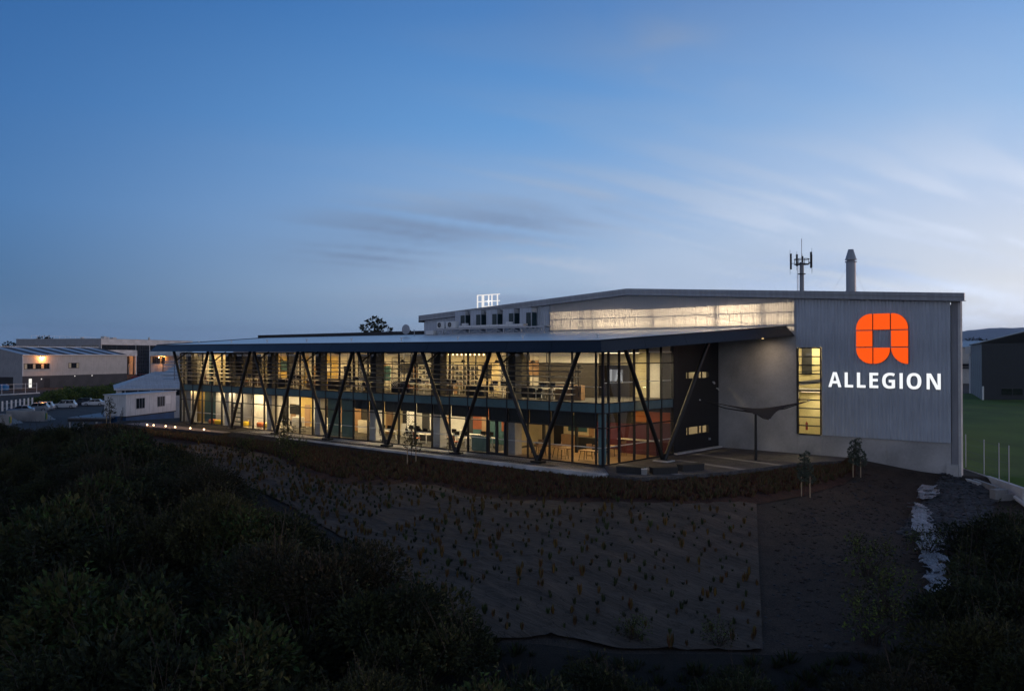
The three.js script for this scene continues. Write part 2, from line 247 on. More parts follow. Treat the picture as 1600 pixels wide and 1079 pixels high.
const MAT_LOW = [[-42, 9.5], [-36.8, 10.5], [-23.3, 13.6], [-10.1, 17.2], [-.07, 20.2], [5, 22.3], [9.89, 24], [12.44, 24.3], [13.16, 23.3], [13.59, 22.4], [14.41, 21.9], [15.8, 21.5], [17.9, 19.9], [19.85, 18.3]];
tag(mesh(scene, 'mulch_bed', drape(BED_TOP, BED_LOW, 240, 18, (x, z, u, v) => H(x, z) + .03 + .04 * Math.sin(Math.PI * clamp(v, .04, .96)) + .06 * (fbm(x * 2.2, z * 2.2, 3, 0, 0, 12) - .3)), M.mulch), null, null, null, 'structure');
const mattingY = (x, z) => H(x, z) + .04 + .05 * fbm(x * .9 + 9, z * 2.6, 3, 0, 0, 77) + .10 * Math.pow(1 - 2 * Math.abs(fbm(x * .35 + z * .12 + 3, z * .9 - x * .25, 3, 0, 0, 88) - .5), 6);
tag(mesh(scene, 'planting_mat', drape(MAT_TOP, MAT_LOW, 300, 130, (x, z) => mattingY(x, z)), M.matting), null, null, null, 'structure');

// paving round the building
const pavePoly = [[-.02, -15.88], [-.02, -.02], [2.6, 3.0], [4.6, 2.7], [5.7, .85], [6.7, -1.3], [7.6, -3.7], [8.3, -6.9], [8.9, -9.7], [10.1, -12.2], [11, -14.2], [11.6, -15.6]];
{
  const sh = new THREE.Shape(pavePoly.map(([x, z]) => new THREE.Vector2(x, -z)));
  const g = new THREE.ExtrudeGeometry(sh, { depth: .25, bevelEnabled: false }).rotateX(-Math.PI / 2).translate(0, -.22, 0);
  const patio = struct('patio', g, M.pave);
  const strip = (a, b, w) => { const d = Math.atan2(-(b[1] - a[1]), b[0] - a[0]), L = Math.hypot(b[0] - a[0], b[1] - a[1]); return box((a[0] + b[0]) / 2, .037, (a[1] + b[1]) / 2, L, .02, w, d); };
  part(patio, 'paving_strip', strip([.4, -10.4], [8.55, -8.25], .55), M.band); part(patio, 'paving_strip', strip([2.0, -6.1], [7.7, -4.6], .6), M.band); part(patio, 'paving_strip', strip([.2, -1.6], [5.8, .1], .5), M.band);
  part(patio, 'kerb', bx(.01, .36, .032, .14, -15.85, -8.85), M.paleConcrete);
  const ap = struct('concrete_apron', bx(-41.5, 2.3, -.5, 0, -.1, 3.0), M.paleConcrete);
  for (let k = 0; k < 9; k++) part(ap, 'slab_edge', box(-38.8 + k * 4.85, -.2, 3.012, 4.8, .36, .02), M.paleConcrete);
}
{ // timber deck at the far end
  const d = struct('timber_deck', prism([[-59.5, -.35, -4], [-41.55, -.35, -4], [-41.55, -.35, 3.9], [-54.5, -.35, 5.2], [-59.5, -.35, 5.2]].reverse(), [0, .3, 0]), M.darkWood);
  for (let i = 0; i < 34; i++) { const z = -.2 + i * .152 + .07; const xa = -59.4, xb = z < 3.75 ? -41.6 : Math.max(-54.5, -41.6 - (z - 3.75) * 8.6); if (xb - xa > 2) part(d, 'deck_board', bx(xa, xb, -.045, -.012 + (i % 3) * .003, z, z + .14), M.deck); }
}

// ------------------------------------------------------------------ office building
const office = thing('office_building', 'long two storey glass office with black V shaped columns and a dark sloping canopy', 'office building');
const FBL = [-58.94, 7.79, 2.8], FBR = [1.87, 7.6, 2.8], FTL = [-58.5, 8.47, 2.2], FTR = [1.39, 8.33, 2.2], SBB = [6.37, 8.86, -15.86], STB = [5.73, 9.58, -15.86], BBL = [-65.2, 8.9, -15.86], BTL = [-64.7, 9.65, -15.86];
const mix3 = (a, b, t) => [lerp(a[0], b[0], t), lerp(a[1], b[1], t), lerp(a[2], b[2], t)];
const bil = (a, b, c, d, u, v) => mix3(mix3(a, b, u), mix3(d, c, u), v);
{
  const sheets = [], n = 30; for (let i = 0; i < n; i++) for (let j = 0; j < 3; j++) sheets.push([bil(FTL, FTR, STB, BTL, i / n, j / 3), bil(FTL, FTR, STB, BTL, (i + 1) / n, j / 3), bil(FTL, FTR, STB, BTL, (i + 1) / n, (j + 1) / 3), bil(FTL, FTR, STB, BTL, i / n, (j + 1) / 3)]);
  const roof = part(office, 'roof', quads(sheets), M.roofSheet);
  part(roof, 'roof_edge', [bar([FTL[0], FTL[1] + .01, FTL[2]], [FTR[0], FTR[1] + .01, FTR[2]], .07, .09), bar([FTR[0], FTR[1] + .01, FTR[2]], [STB[0], STB[1] + .01, STB[2]], .07, .09), bar([FTL[0], FTL[1] + .01, FTL[2]], [BTL[0], BTL[1] + .01, BTL[2]], .09, .12)], M.fascia);
  for (let k = 0; k < 9; k++) { const p = bil(FTL, FTR, STB, BTL, (k + .55) / 9.1, .2); part(roof, 'roof_anchor', [tube([p[0], p[1], p[2]], [p[0], p[1] + .22, p[2]], .05), box(p[0], p[1] + .24, p[2], .2, .06, .2)], M.white); }
  const q = 30; for (let j = 0; j < 1; j++) { const f = []; for (let i = 0; i < q; i++) f.push([bil(FBL, FBR, SBB, BBL, i / q, 0), bil(FBL, FBR, SBB, BBL, i / q, 1), bil(FBL, FBR, SBB, BBL, (i + 1) / q, 1), bil(FBL, FBR, SBB, BBL, (i + 1) / q, 0)]); part(office, 'soffit', quads(f), M.soffit); }
  const fp = (a, b, c, d) => { const o = prism([a, b, c, d], [0, 0, -.03]); return o; };
  const nF = 15; for (let i = 0; i < nF; i++) { const t0 = i / nF + .0002, t1 = (i + 1) / nF - .0002; part(office, 'fascia_panel', fp(mix3(FBL, FBR, t0), mix3(FBL, FBR, t1), mix3(FTL, FTR, t1), mix3(FTL, FTR, t0)), M.fascia); }
  const nS = 5; for (let i = 0; i < nS; i++) { const t0 = i / nS + .0006, t1 = (i + 1) / nS - .0006; part(office, 'fascia_panel', prism([mix3(FBR, SBB, t0), mix3(FBR, SBB, t1), mix3(FTR, STB, t1), mix3(FTR, STB, t0)], [-.03, 0, 0]), M.endFascia); }
  part(office, 'fascia_panel', prism([FBL, FTL, BTL, BBL], [.03, 0, 0]), M.fascia);
  part(office, 'roof_parapet', bx(-67.5, -35.2, 9.35, 10.02, -16.6, -15.95), M.charcoal);
}
const soffitY = (x, z) => { const v = clamp((2.8 - z) / 18.66, 0, 1); return lerp(lerp(7.79, 7.6, clamp((x + 58.9) / 60.8, 0, 1)), 8.88, v); };
// V columns
{
  const vs = (bx_, bz, a, b, strutFrom) => {
    const g = new THREE.Group(); g.name = 'raking_column'; office.add(g);
    part(g, 'raking_post', tube([bx_ - .07, .12, bz], a, .15, 12), M.steel); part(g, 'raking_post', tube([bx_ + .07, .12, bz], b, .15, 12), M.steel);
    part(g, 'base_plate', [box(bx_, .07, bz, .9, .14, .6), bar([bx_, .1, bz], [bx_, .55, bz], .26, .2)], M.steel);
    if (strutFrom) part(g, 'strut', tube(strutFrom[0], strutFrom[1], .075, 8), M.steel);
  };
  for (let k = 0; k < 7; k++) { const x = -4.56 - 8 * k, a = [x - 3.9, soffitY(x - 3.9, 1.3) + .12, 1.3], b = [x + 3.6, soffitY(x + 3.6, 1.3) + .12, 1.3]; vs(x, 1.3, a, b, [[x - 3.45, 6.75, 1.3], [x - 3.0, 7.7, .15]]); }
  vs(1.61, -4.94, [1.0, soffitY(1, -1.1) + .12, -1.0], [3.0, soffitY(2.6, -8.8) + .12, -8.9], null);
  part(office, 'column_footing', box(1.62, .06, -4.94, 1.2, .12, 1.0), M.paleConcrete);
}
// glazing
const MX = [0]; for (let k = 0; k < 29; k++) MX.push(-.6 - 2 * k); MX.push(-57.4); MX.reverse();
const YR = [[.12, 2.535], [2.535, 3.5], [4.19, 6.84], [6.84, 7.52]];
{
  const fr = new THREE.Group(); fr.name = 'glazed_facade'; office.add(fr);
  for (let i = 0; i < MX.length - 1; i++) {
    for (const [a, b] of YR) { const p = part(fr, 'pane', plane(MX[i] + .03, MX[i + 1] - .03, a + .03, b - .03, .02), M.glass); }
    part(fr, 'spandrel_panel', bx(MX[i] + .03, MX[i + 1] - .03, 3.55, 4.15, -.05, .02), M.spandrel);
  }
  for (const x of MX) part(fr, 'mullion', bx(x - .035, x + .035, .02, 7.62, -.1, .075), M.mullion);
  for (const y of [.07, 2.535, 3.52, 4.18, 6.84, 7.56]) part(fr, 'transom', bx(-57.4, 0, y - .035, y + .035, -.09, .065), M.mullion);
  part(fr, 'safety_rail', bx(-57.2, -.1, 1.16, 1.22, -.16, -.12), M.white); part(fr, 'safety_rail', bx(-57.2, -.1, 5.24, 5.28, -.16, -.12), M.galv);
  // doors
  for (const [x0, x1, n] of [[-46.5, -44.65, 5], [-10.5, -8.7, 0]]) { const d = new THREE.Group(); d.name = 'door'; fr.add(d); const xm = (x0 + x1) / 2, r = []; r.push(bx(x0, x0 + .14, .1, 2.5, -.06, .1), bx(x1 - .14, x1, .1, 2.5, -.06, .1)); if (!n) r.push(bx(xm - .1, xm + .1, .1, 2.5, -.06, .1)); for (let k = 0; k <= n; k++) r.push(bx(x0 + .14, x1 - .14, .12 + k * .46, .22 + k * .46, -.05, .09)); d.add(Object.assign(new THREE.Mesh(merged(r), M.mullion), { name: 'door_frame' })); d.children[0].castShadow = true; }
  const en = new THREE.Group(); en.name = 'glazed_end'; office.add(en);
  const MZ = [0, -.62, -1.88, -3.71, -5.44, -7.24, -8.86];
  for (let i = 0; i < MZ.length - 1; i++) {
    for (const [a, b] of [...YR.slice(0, 3), [6.84, 7.62 + .07 * -MZ[i]]]) part(en, 'pane', planeX(-.02, MZ[i] - .03, MZ[i + 1] + .03, a + .03, b), M.coated);
    part(en, 'spandrel_panel', bx(-.05, .02, 3.55, 4.15, MZ[i] - .03, MZ[i + 1] + .03), M.spandrel);
  }
  MZ.forEach((z, i) => part(en, 'mullion', bx(-.1, .075, .02, 7.72 - .068 * z, z - (i ? .035 : 0), z + (i ? .035 : .075)), M.mullion));
  for (const y of [.07, 2.535, 3.52, 4.18, 6.84]) part(en, 'transom', bx(-.09, .068, y - .033, y + .033, -8.86, -.04), M.mullion);
  part(en, 'safety_rail', bx(-.16, -.12, 1.19, 1.25, -8.8, -.2), M.white); part(en, 'safety_rail', bx(-.16, -.12, 5.5, 5.56, -8.8, -.2), M.white);
  // backlit teal blind at the ground floor corner, its glow put into the colour
  part(office, 'lit_corner_blind', bx(-.55, -.14, .1, 3.45, -.55, -.18), mat([.2, .36, .38], { roughness: .4 }));
}
// sun louvres
{
  const lv = new THREE.Group(); lv.name = 'sun_louvre'; office.add(lv);
  const ys = [4.74, 5.13, 5.53, 5.92, 6.29, 6.66];
  ys.forEach((y, j) => { const ends = [-59.8, -52.56, -44.56, -36.56, -28.56, -20.56, -12.56, -4.56 + (j > 2 ? 1.2 : 0), j < 3 ? -1.8 : -1.3]; for (let i = 0; i < ends.length - 1; i++) { const w = ends[i + 1] - ends[i] - .03; const g = new THREE.BoxGeometry(w, .028, .2); g.rotateX(.3); part(lv, 'louvre_blade', g.translate((ends[i] + ends[i + 1]) / 2, y, .72), M.blade); } });
  for (let k = 0; k < 15; k++) { const x = -57.6 + k * 4; part(lv, 'louvre_bracket', [bx(x - .02, x + .02, 4.6, 6.8, .6, .64), bx(x - .02, x + .02, 4.8, 4.84, .07, .62), bx(x - .02, x + .02, 6.5, 6.54, .07, .62)], M.mullion); }
}
// dark end wall with two slot windows
{
  const w = new THREE.Group(); w.name = 'dark_end_wall'; office.add(w);
  const S = []; const zA = -8.9, zB = -15.86, wz0 = -10.73, wz1 = -14.3, rows = [[1.3, 1.95], [5.58, 6.14]];
  S.push(bx(-.25, 0, 0, 8.6, zA, wz0), bx(-.25, 0, 0, 8.75, wz1, zB), bx(-.25, 0, 0, 1.3, wz0, wz1), bx(-.25, 0, 1.95, 5.58, wz0, wz1), bx(-.25, 0, 6.14, 8.65, wz0, wz1));
  part(w, 'cladding', S, M.blackClad);
  const jn = []; for (let y = .02; y < 8.3; y += .36) { const hit = rows.some(([p, q]) => y + .335 > p - .02 && y < q + .02); for (const [m, n] of hit ? [[zA, wz0 + .05], [wz1 - .05, zB]] : [[zA, zB]]) jn.push(bx(0, .012, y, y + .335, m - .01, n + .01)); } tag(part(w, 'cladding_board', jn, M.blackClad), null, null, null, 'stuff');
  part(w, 'edge_trim', bx(-.12, .06, 0, 8.3, -9.5, -8.9), M.mullion);
  for (const [a, b] of rows) { const win = new THREE.Group(); win.name = 'window'; w.add(win); const cuts = [wz0, -11.1, -12.65, -13.2, wz1]; part(win, 'frame', [bx(-.1, .02, a, a + .05, wz0, wz1), bx(-.1, .02, b - .05, b, wz0, wz1), ...cuts.map((z, i) => bx(-.1, .018, a + .05, b - .05, z + (i === 4 ? .05 : 0), z - (i === 4 ? 0 : .05)))], M.mullion); for (let i = 0; i < 4; i++) part(win, 'pane', planeX(-.06, cuts[i] - .05, cuts[i + 1] + .02, a + .05, b - .05), M.glass); part(win, 'sill', bx(.003, .08, a - .07, a - .01, wz1, wz0), M.blackClad); }
  part(w, 'camera_dome', [box(.08, 5.25, -14.9, .16, .1, .1), new THREE.SphereGeometry(.08, 10, 8).translate(.16, 5.17, -14.9)], M.white);
  part(w, 'camera_dome', [box(.08, 4.75, -15.5, .16, .08, .1), tube([.1, 4.75, -15.5], [.35, 4.62, -15.3], .05)], M.white);
  part(w, 'tap_box', box(.06, .8, -14.3, .1, .16, .2), M.galv);
}
// floors, ceilings and closing walls
{
  part(office, 'ground_slab', [bx(-57.3, -40.6, -.3, .03, -15.8, -.08)], M.polished); part(office, 'ground_slab', [bx(-40.6, -11.2, -.3, .03, -15.8, -.08)], M.carpet); part(office, 'ground_slab', bx(-11.2, -.1, -.3, .032, -15.8, -.08), M.plankFloor);
  part(office, 'upper_floor', bx(-57.3, -.1, 3.56, 4.14, -15.8, -.11), M.ceiling); part(office, 'upper_carpet', bx(-57.25, -.15, 4.145, 4.16, -15.75, -.12), M.carpet);
  part(office, 'upper_ceiling', bx(-57.3, -.12, 7.6, 7.68, -15.8, -.11), M.ceiling);
  part(office, 'rear_wall', bx(-57.4, -.26, -.3, 8.6, -15.87, -15.805), M.paleWall); part(office, 'end_wall', bx(-57.45, -57.3, -.3, 7.7, -15.8, -.12), M.grey);
  for (let k = 0; k < 7; k++) { const x = -8.9 - 8 * k; part(office, 'interior_column', bx(x - .42, x + .42, .035, 3.55, -1.5, -.75), M.concretePanel); part(office, 'interior_column', bx(x - .4, x + .4, 4.165, 7.6, -1.5, -.8), M.charcoal); }
}
// ceiling lamps
const lampProto = {};
function ceilingLight(x, y, z, w, d, k, c, label, group) {
  const t = thing('ceiling_light', label, 'ceiling light', [x, y, z], 0, group);
  part(t, 'housing', box(0, -.02, 0, w + .06, .04, d + .06), M.white); part(t, 'diffuser', box(0, -.05, 0, w, .02, d), c === WARM ? M.lampWarm : M.lampSoft);
  areaLight(c, k * 1.2, w, d, [x, y - .075, z], [x, y - 5, z]);
}
const IN = new THREE.Group(); IN.name = 'interior'; office.add(IN);
function backWall(list, z, y0, y1) { for (const [a, b, m, lo, hi] of list) part(IN, 'interior_wall', bx(a + .005, b - .005, lo ?? y0, hi ?? y1, z - .12, z), m); }
const bk = (x, d) => x + (x - 33.14) * d / 46.47;   // where a sight line through the glass at x meets a wall d metres in
{
  const d = 5.6, L = [[-57.2, -55.2, M.yellow], [-55.2, -50.6, M.tealWall], [-50.6, -44.2, M.paleWall], [-44.2, -40.8, M.cream], [-40.8, -38.4, M.yellow], [-38.4, -36.6, M.charcoal], [-36.6, -34.6, M.paleWall], [-34.6, -32.7, M.yellow], [-32.7, -30.4, M.paleWall], [-30.4, -24.5, M.charcoal], [-24.5, -19.5, M.cream], [-19.5, -12.7, M.paleWall]];
  const seen = L.map(([a, b, m]) => [Math.max(-57.25, bk(a, d)), bk(b, d), m]).filter(([a, b]) => b > -57.2);
  // the far rooms lie nearer the glass, so that their walls are met inside the building
  const near = [[-57.25, -55.6, M.yellow], [-55.6, -53.2, M.tealWall], [-53.2, -46, M.paleWall]];
  backWall(near, -1.9, .04, 3.54);
  backWall([[-46.1, -45.9, M.paleWall]], -1.9, .04, 3.54); part(IN, 'interior_wall', bx(-46.1, -45.95, .04, 3.54, -5.6, -1.9), M.paleWall);
  backWall(seen.filter(([a, b]) => b > -46).map(([a, b, m]) => [Math.max(a, -45.95), b, m]), -5.6, .04, 3.54);
  const mu = [[-13.2 - 6.0, -12.9], [-12.9, -10.9]];
  backWall([[-18.4, -15.6, M.orangeWall, 1.15, 2.9], [-15.6, -14.2, M.tealWall, 1.15, 2.9], [-14.2, -12.3, M.orangeWall, 1.15, 2.9], [-18.4, -12.3, M.tealWall, .04, 1.14], [-18.4, -12.3, M.charcoal, 2.91, 3.54]], -5.55, .04, 3.54);
  part(IN, 'interior_wall', bx(-12.25, -12.1, .04, 3.54, -9, -5.7), M.cream);
  backWall([[-12.1, -7.2, M.cream, .04, 3.54], [-7.2, -3.6, M.redWall, .04, 2.1], [-7.2, -3.6, M.charcoal, 2.11, 3.54], [-3.6, -.3, M.redWall, .04, 2.3], [-3.6, -.3, M.orange, 2.31, 3.1], [-3.6, -.3, M.charcoal, 3.11, 3.54]], -9.0, .04, 3.54);
  // upper storey
  const du = 6.2, U = [[-50, -48.4, M.paleWall], [-48.4, -46.4, M.cream], [-46.4, -44.6, M.charcoal], [-44.6, -42.4, M.cream], [-42.4, -41, M.charcoal], [-41, -39, M.cream], [-39, -36.6, M.yellow], [-36.6, -34.8, M.charcoal], [-34.8, -33.2, M.yellow], [-33.2, -31.8, M.paleWall], [-31.8, -30.6, M.charcoal], [-30.6, -28.8, M.yellow], [-28.8, -26, M.paleWall], [-26, -23.4, M.charcoal], [-23.4, -19.2, M.paleWall], [-19.2, -17.4, M.charcoal], [-17.4, -15.4, M.paleWall], [-15.4, -9.4, M.cream], [-9.4, -7.4, M.paleWall], [-7.4, -6.4, M.charcoal], [-6.4, -5.6, M.paleWall]];
  backWall(U.map(([a, b, m]) => [Math.max(-57.2, bk(a, du)), bk(b, du), m]).filter(([a, b]) => b > a + .05), -6.2, 4.17, 7.59);
  backWall([[-57.2, -55.2, M.paleWall], [-55.2, -54.2, M.tealWall], [-54.2, -51.4, M.cream]], -2.2, 4.17, 7.59);
  const xr = bk(-5.6, du);
  backWall([[xr, -4.9, M.darkWood, 4.17, 6.75], [xr, -4.9, M.paleWall, 6.76, 7.59]], -6.2, 4.17, 7.59);
  backWall([[-11.9, -3.6, M.darkWood, 4.17, 6.6], [-11.9, -3.6, M.cream, 6.605, 7.59], [-3.6, -2.45, M.cream], [-2.45, -2.2, M.charcoal], [-2.2, -1.25, M.paleWall, 4.17, 6.75], [-2.2, -1.25, M.cream, 6.755, 7.59], [-1.25, -.3, M.charcoal]], -9.2, 4.17, 7.59);
  part(IN, 'interior_wall', bx(-12, -.3, .04, 7.59, -9.75, -9.6), M.cream);
}
{ // rooms behind the slot windows of the dark end wall
  for (const [y, k] of [[.05, 0], [4.17, 1]]) { part(IN, 'interior_wall', bx(-3.1, -3.0, y, y + 3.35, -15.75, -9.8), M.cream); ceilingLight(-1.6, y + 3.4, -12.4, .5, 3.6, 9, SOFT, (k ? 'lamp behind the upper' : 'lamp behind the lower') + ' slot window of the dark end wall', 'lamps behind the slot windows'); }
}
{ // doors, pin boards, pendant lamps and slim studs that break up the inner walls
  const R = rng(919), cols = [M.charcoal, M.wood, M.paleWall, M.tealWall, M.screen, M.offWhite];
  for (let k = 0; k < 13; k++) { const x = -44.5 + k * 2.55 + R() * .8; if (x > -13) continue; part(IN, 'inner_door', bx(x, x + .95, .045, 2.25, -5.59, -5.54), R() < .5 ? M.charcoal : M.wood); }
  for (let k = 0; k < 15; k++) { const x = -50 + k * 2.7 + R(), w = .7 + R() * 1.1, up = R() < .5, y = up ? 5.3 + R() * .5 : 4.17; part(IN, up ? 'wall_board' : 'inner_door', bx(x, x + w, y, up ? y + .8 + R() * .5 : 6.3, -6.19, -6.14), cols[Math.floor(R() * 6)]); }
  for (let k = 0; k < 20; k++) { const x = -53 + k * 2.5 + R() * .7; part(IN, 'partition_stud', bx(x, x + .05, 4.17, 7.58, -3.3 - (k % 3) * .5, -3.2 - (k % 3) * .5), M.charcoal); }
  part(IN, 'inner_door', bx(-11.4, -10.4, .045, 2.3, -8.99, -8.94), M.charcoal); part(IN, 'wall_board', bx(-9.9, -8.0, 1.2, 2.5, -8.99, -8.95), M.tealWall); part(IN, 'wall_board', bx(-7.8, -7.3, .9, 2.9, -8.99, -8.95), M.wood); part(IN, 'low_cabinet', bx(-10.2, -7.4, .045, .95, -8.9, -8.4), M.wood); part(IN, 'low_cabinet', bx(-7.0, -4.2, .045, 1.1, -6.6, -6.1), M.charcoal); for (const x of [-9.4, -6.2, -3.6]) part(IN, 'partition_stud', bx(x, x + .18, .045, 3.54, -5.2, -5.0), M.charcoal);
  for (let k = 0; k < 11; k++) { const x = -52 + k * 4.6, z = -2.4 - (k % 2) * .8; part(IN, 'low_cabinet', bx(x, x + 1.8 + R() * .9, 4.17, 5.05 + R() * .3, z - .45, z), R() < .7 ? M.charcoal : M.wood); }
  for (let k = 0; k < 9; k++) { const x = -41 + k * 3.1, z = -3.4 - (k % 2) * 1.1; if (x > -13) continue; part(IN, 'low_cabinet', bx(x, x + 1.2 + R() * .8, .045, .85 + R() * .4, z - .4, z), R() < .6 ? M.charcoal : M.offWhite); }
  for (let k = 0; k < 12; k++) { const x = -49 + k * 3.7; part(IN, 'pendant_cord', [tube([x, 7.0, -2.6], [x, 7.59, -2.6], .012, 4)], M.charcoal); part(IN, 'pendant_shade', new THREE.CylinderGeometry(.1, .2, .16, 12).translate(x, 6.93, -2.6), M.charcoal); }
}
// roller blinds
{
  for (let i = 1; i < MX.length - 1; i++) { const x = MX[i]; if (x < -26.7 || x > -1) continue; part(office, 'roller_blind', plane(x + .06, MX[i + 1] - .06, x > -12 ? 2.56 : 2.62 + .2 * hash(i, 3, 2), 3.5, -.14), M.blind); }
  for (const i of [15, 14]) part(office, 'roller_blind', plane(MX[i] + .06, MX[i + 1] - .06, .15, 3.5, -.2), M.tealBlind, 'teal roller blind drawn down to the floor');
  part(office, 'roller_blind', plane(-12.5, -10.7, .12, 1.3, -.3), M.tealBlind, 'teal frosted lower panel by the door');
}
const GU = 'long lamps under the upper office ceiling', GL = 'lamps under the ground floor ceiling';
for (const [i, x, k, c] of [[0, -53.5, 8, WARM], [1, -46, 17, WARM], [2, -38, 18, WARM], [3, -30, 17, WARM], [4, -22, 14, SOFT], [5, -14, 18, WARM], [6, -7.2, 17, SOFT]]) ceilingLight(x, 7.59, i ? -3.9 : -1.3, 6, .5, k, c, ['lamp strip at the far left end', 'second lamp strip from the left', 'third lamp strip from the left', 'middle lamp strip', 'lamp strip left of the lit shelves', 'lamp strip before the lit shelves', 'lamp strip before the dark timber wall'][i] + ' of the upper storey', GU);
ceilingLight(-2.6, 7.59, -4.6, 1.6, 5, 8, SOFT, 'lamp strip behind the upper end glazing', GU);
for (const [i, x, z, w, d, k, c] of [[0, -56.2, -1.0, 1.2, .5, 9, WARM], [1, -50, -1.1, 5, .6, 9, SOFT], [2, -43, -3, 5, 1.6, 8, SOFT], [3, -37, -3, 4, .8, 11, WARM], [4, -32, -3.2, 4, .8, 12, WARM], [5, -22, -3, 6, .7, 15, SOFT], [6, -15.5, -3.2, 5, .7, 13, SOFT], [7, -6, -6, 6, .6, 6, WARM], [8, -2.6, -2.6, 2, 1.4, 5, WARM]])
  ceilingLight(x, 3.55, z, w, d, k, c, ['small lamp over the yellow room at the far left end', 'lamp over the pouffes left of the lobby door', 'broad bright lamp over the white lobby', 'lamp right of the lobby', 'lamp over the bright meeting room', 'lamp over the left group of ground floor desks', 'lamp over the right group of ground floor desks', 'long lamp deep in the cafe', 'lamp over the cafe tables by the corner'][i], GL);

// furniture seen through the glass
function makeChair(m) { const t = new THREE.Group(); t.name = 'office_chair'; part(t, 'seat', rbox(0, .47, 0, .48, .08, .46), m); const b = new RoundedBoxGeometry(.46, .5, .07, 2, .03).rotateX(-.12).translate(0, .8, -.24); part(t, 'backrest', b, m); part(t, 'stem', tube([0, .1, 0], [0, .44, 0], .03), M.darkSteel); const l = []; for (let i = 0; i < 5; i++) { const a = i * 1.2566; l.push(bar([0, .1, 0], [Math.cos(a) * .3, .05, Math.sin(a) * .3], .04), new THREE.SphereGeometry(.035, 6, 4).translate(Math.cos(a) * .3, .035, Math.sin(a) * .3)); } part(t, 'base', l, M.darkSteel); return t; }
function makeDesk() { const t = new THREE.Group(); t.name = 'desk'; part(t, 'desk_top', rbox(0, .73, 0, 1.7, .035, .78, .012), M.deskTop); for (const s of [-1, 1]) part(t, 'leg_frame', [bar([s * .78, 0, -.33], [s * .78, .71, -.33], .05), bar([s * .78, 0, .33], [s * .78, .71, .33], .05), bar([s * .78, .69, -.3], [s * .78, .69, .3], .05)], M.white); for (const s of [-1, 1]) { const g = part(t, 'monitor', [box(s * .42, 1.06, -.1, .56, .34, .03)], M.screen); part(g, 'monitor_stand', [bar([s * .42, .75, -.13], [s * .42, 1.0, -.13], .04), box(s * .42, .755, -.12, .22, .012, .18)], M.darkSteel); } return t; }
const deskA = makeDesk(), chairB = makeChair(M.chairBlack), chairO = makeChair(mat([.45, .14, .06], { roughness: .8 })), chairG = makeChair(mat([.3, .29, .28], { roughness: .8 }));
const put = (proto, name, label, cat, pos, turn, group) => { const c = proto.clone(); c.name = numbered(name); c.position.set(...pos); c.rotation.y = turn; c.userData = {}; tag(c, label, cat, group); scene.add(c); return c; };
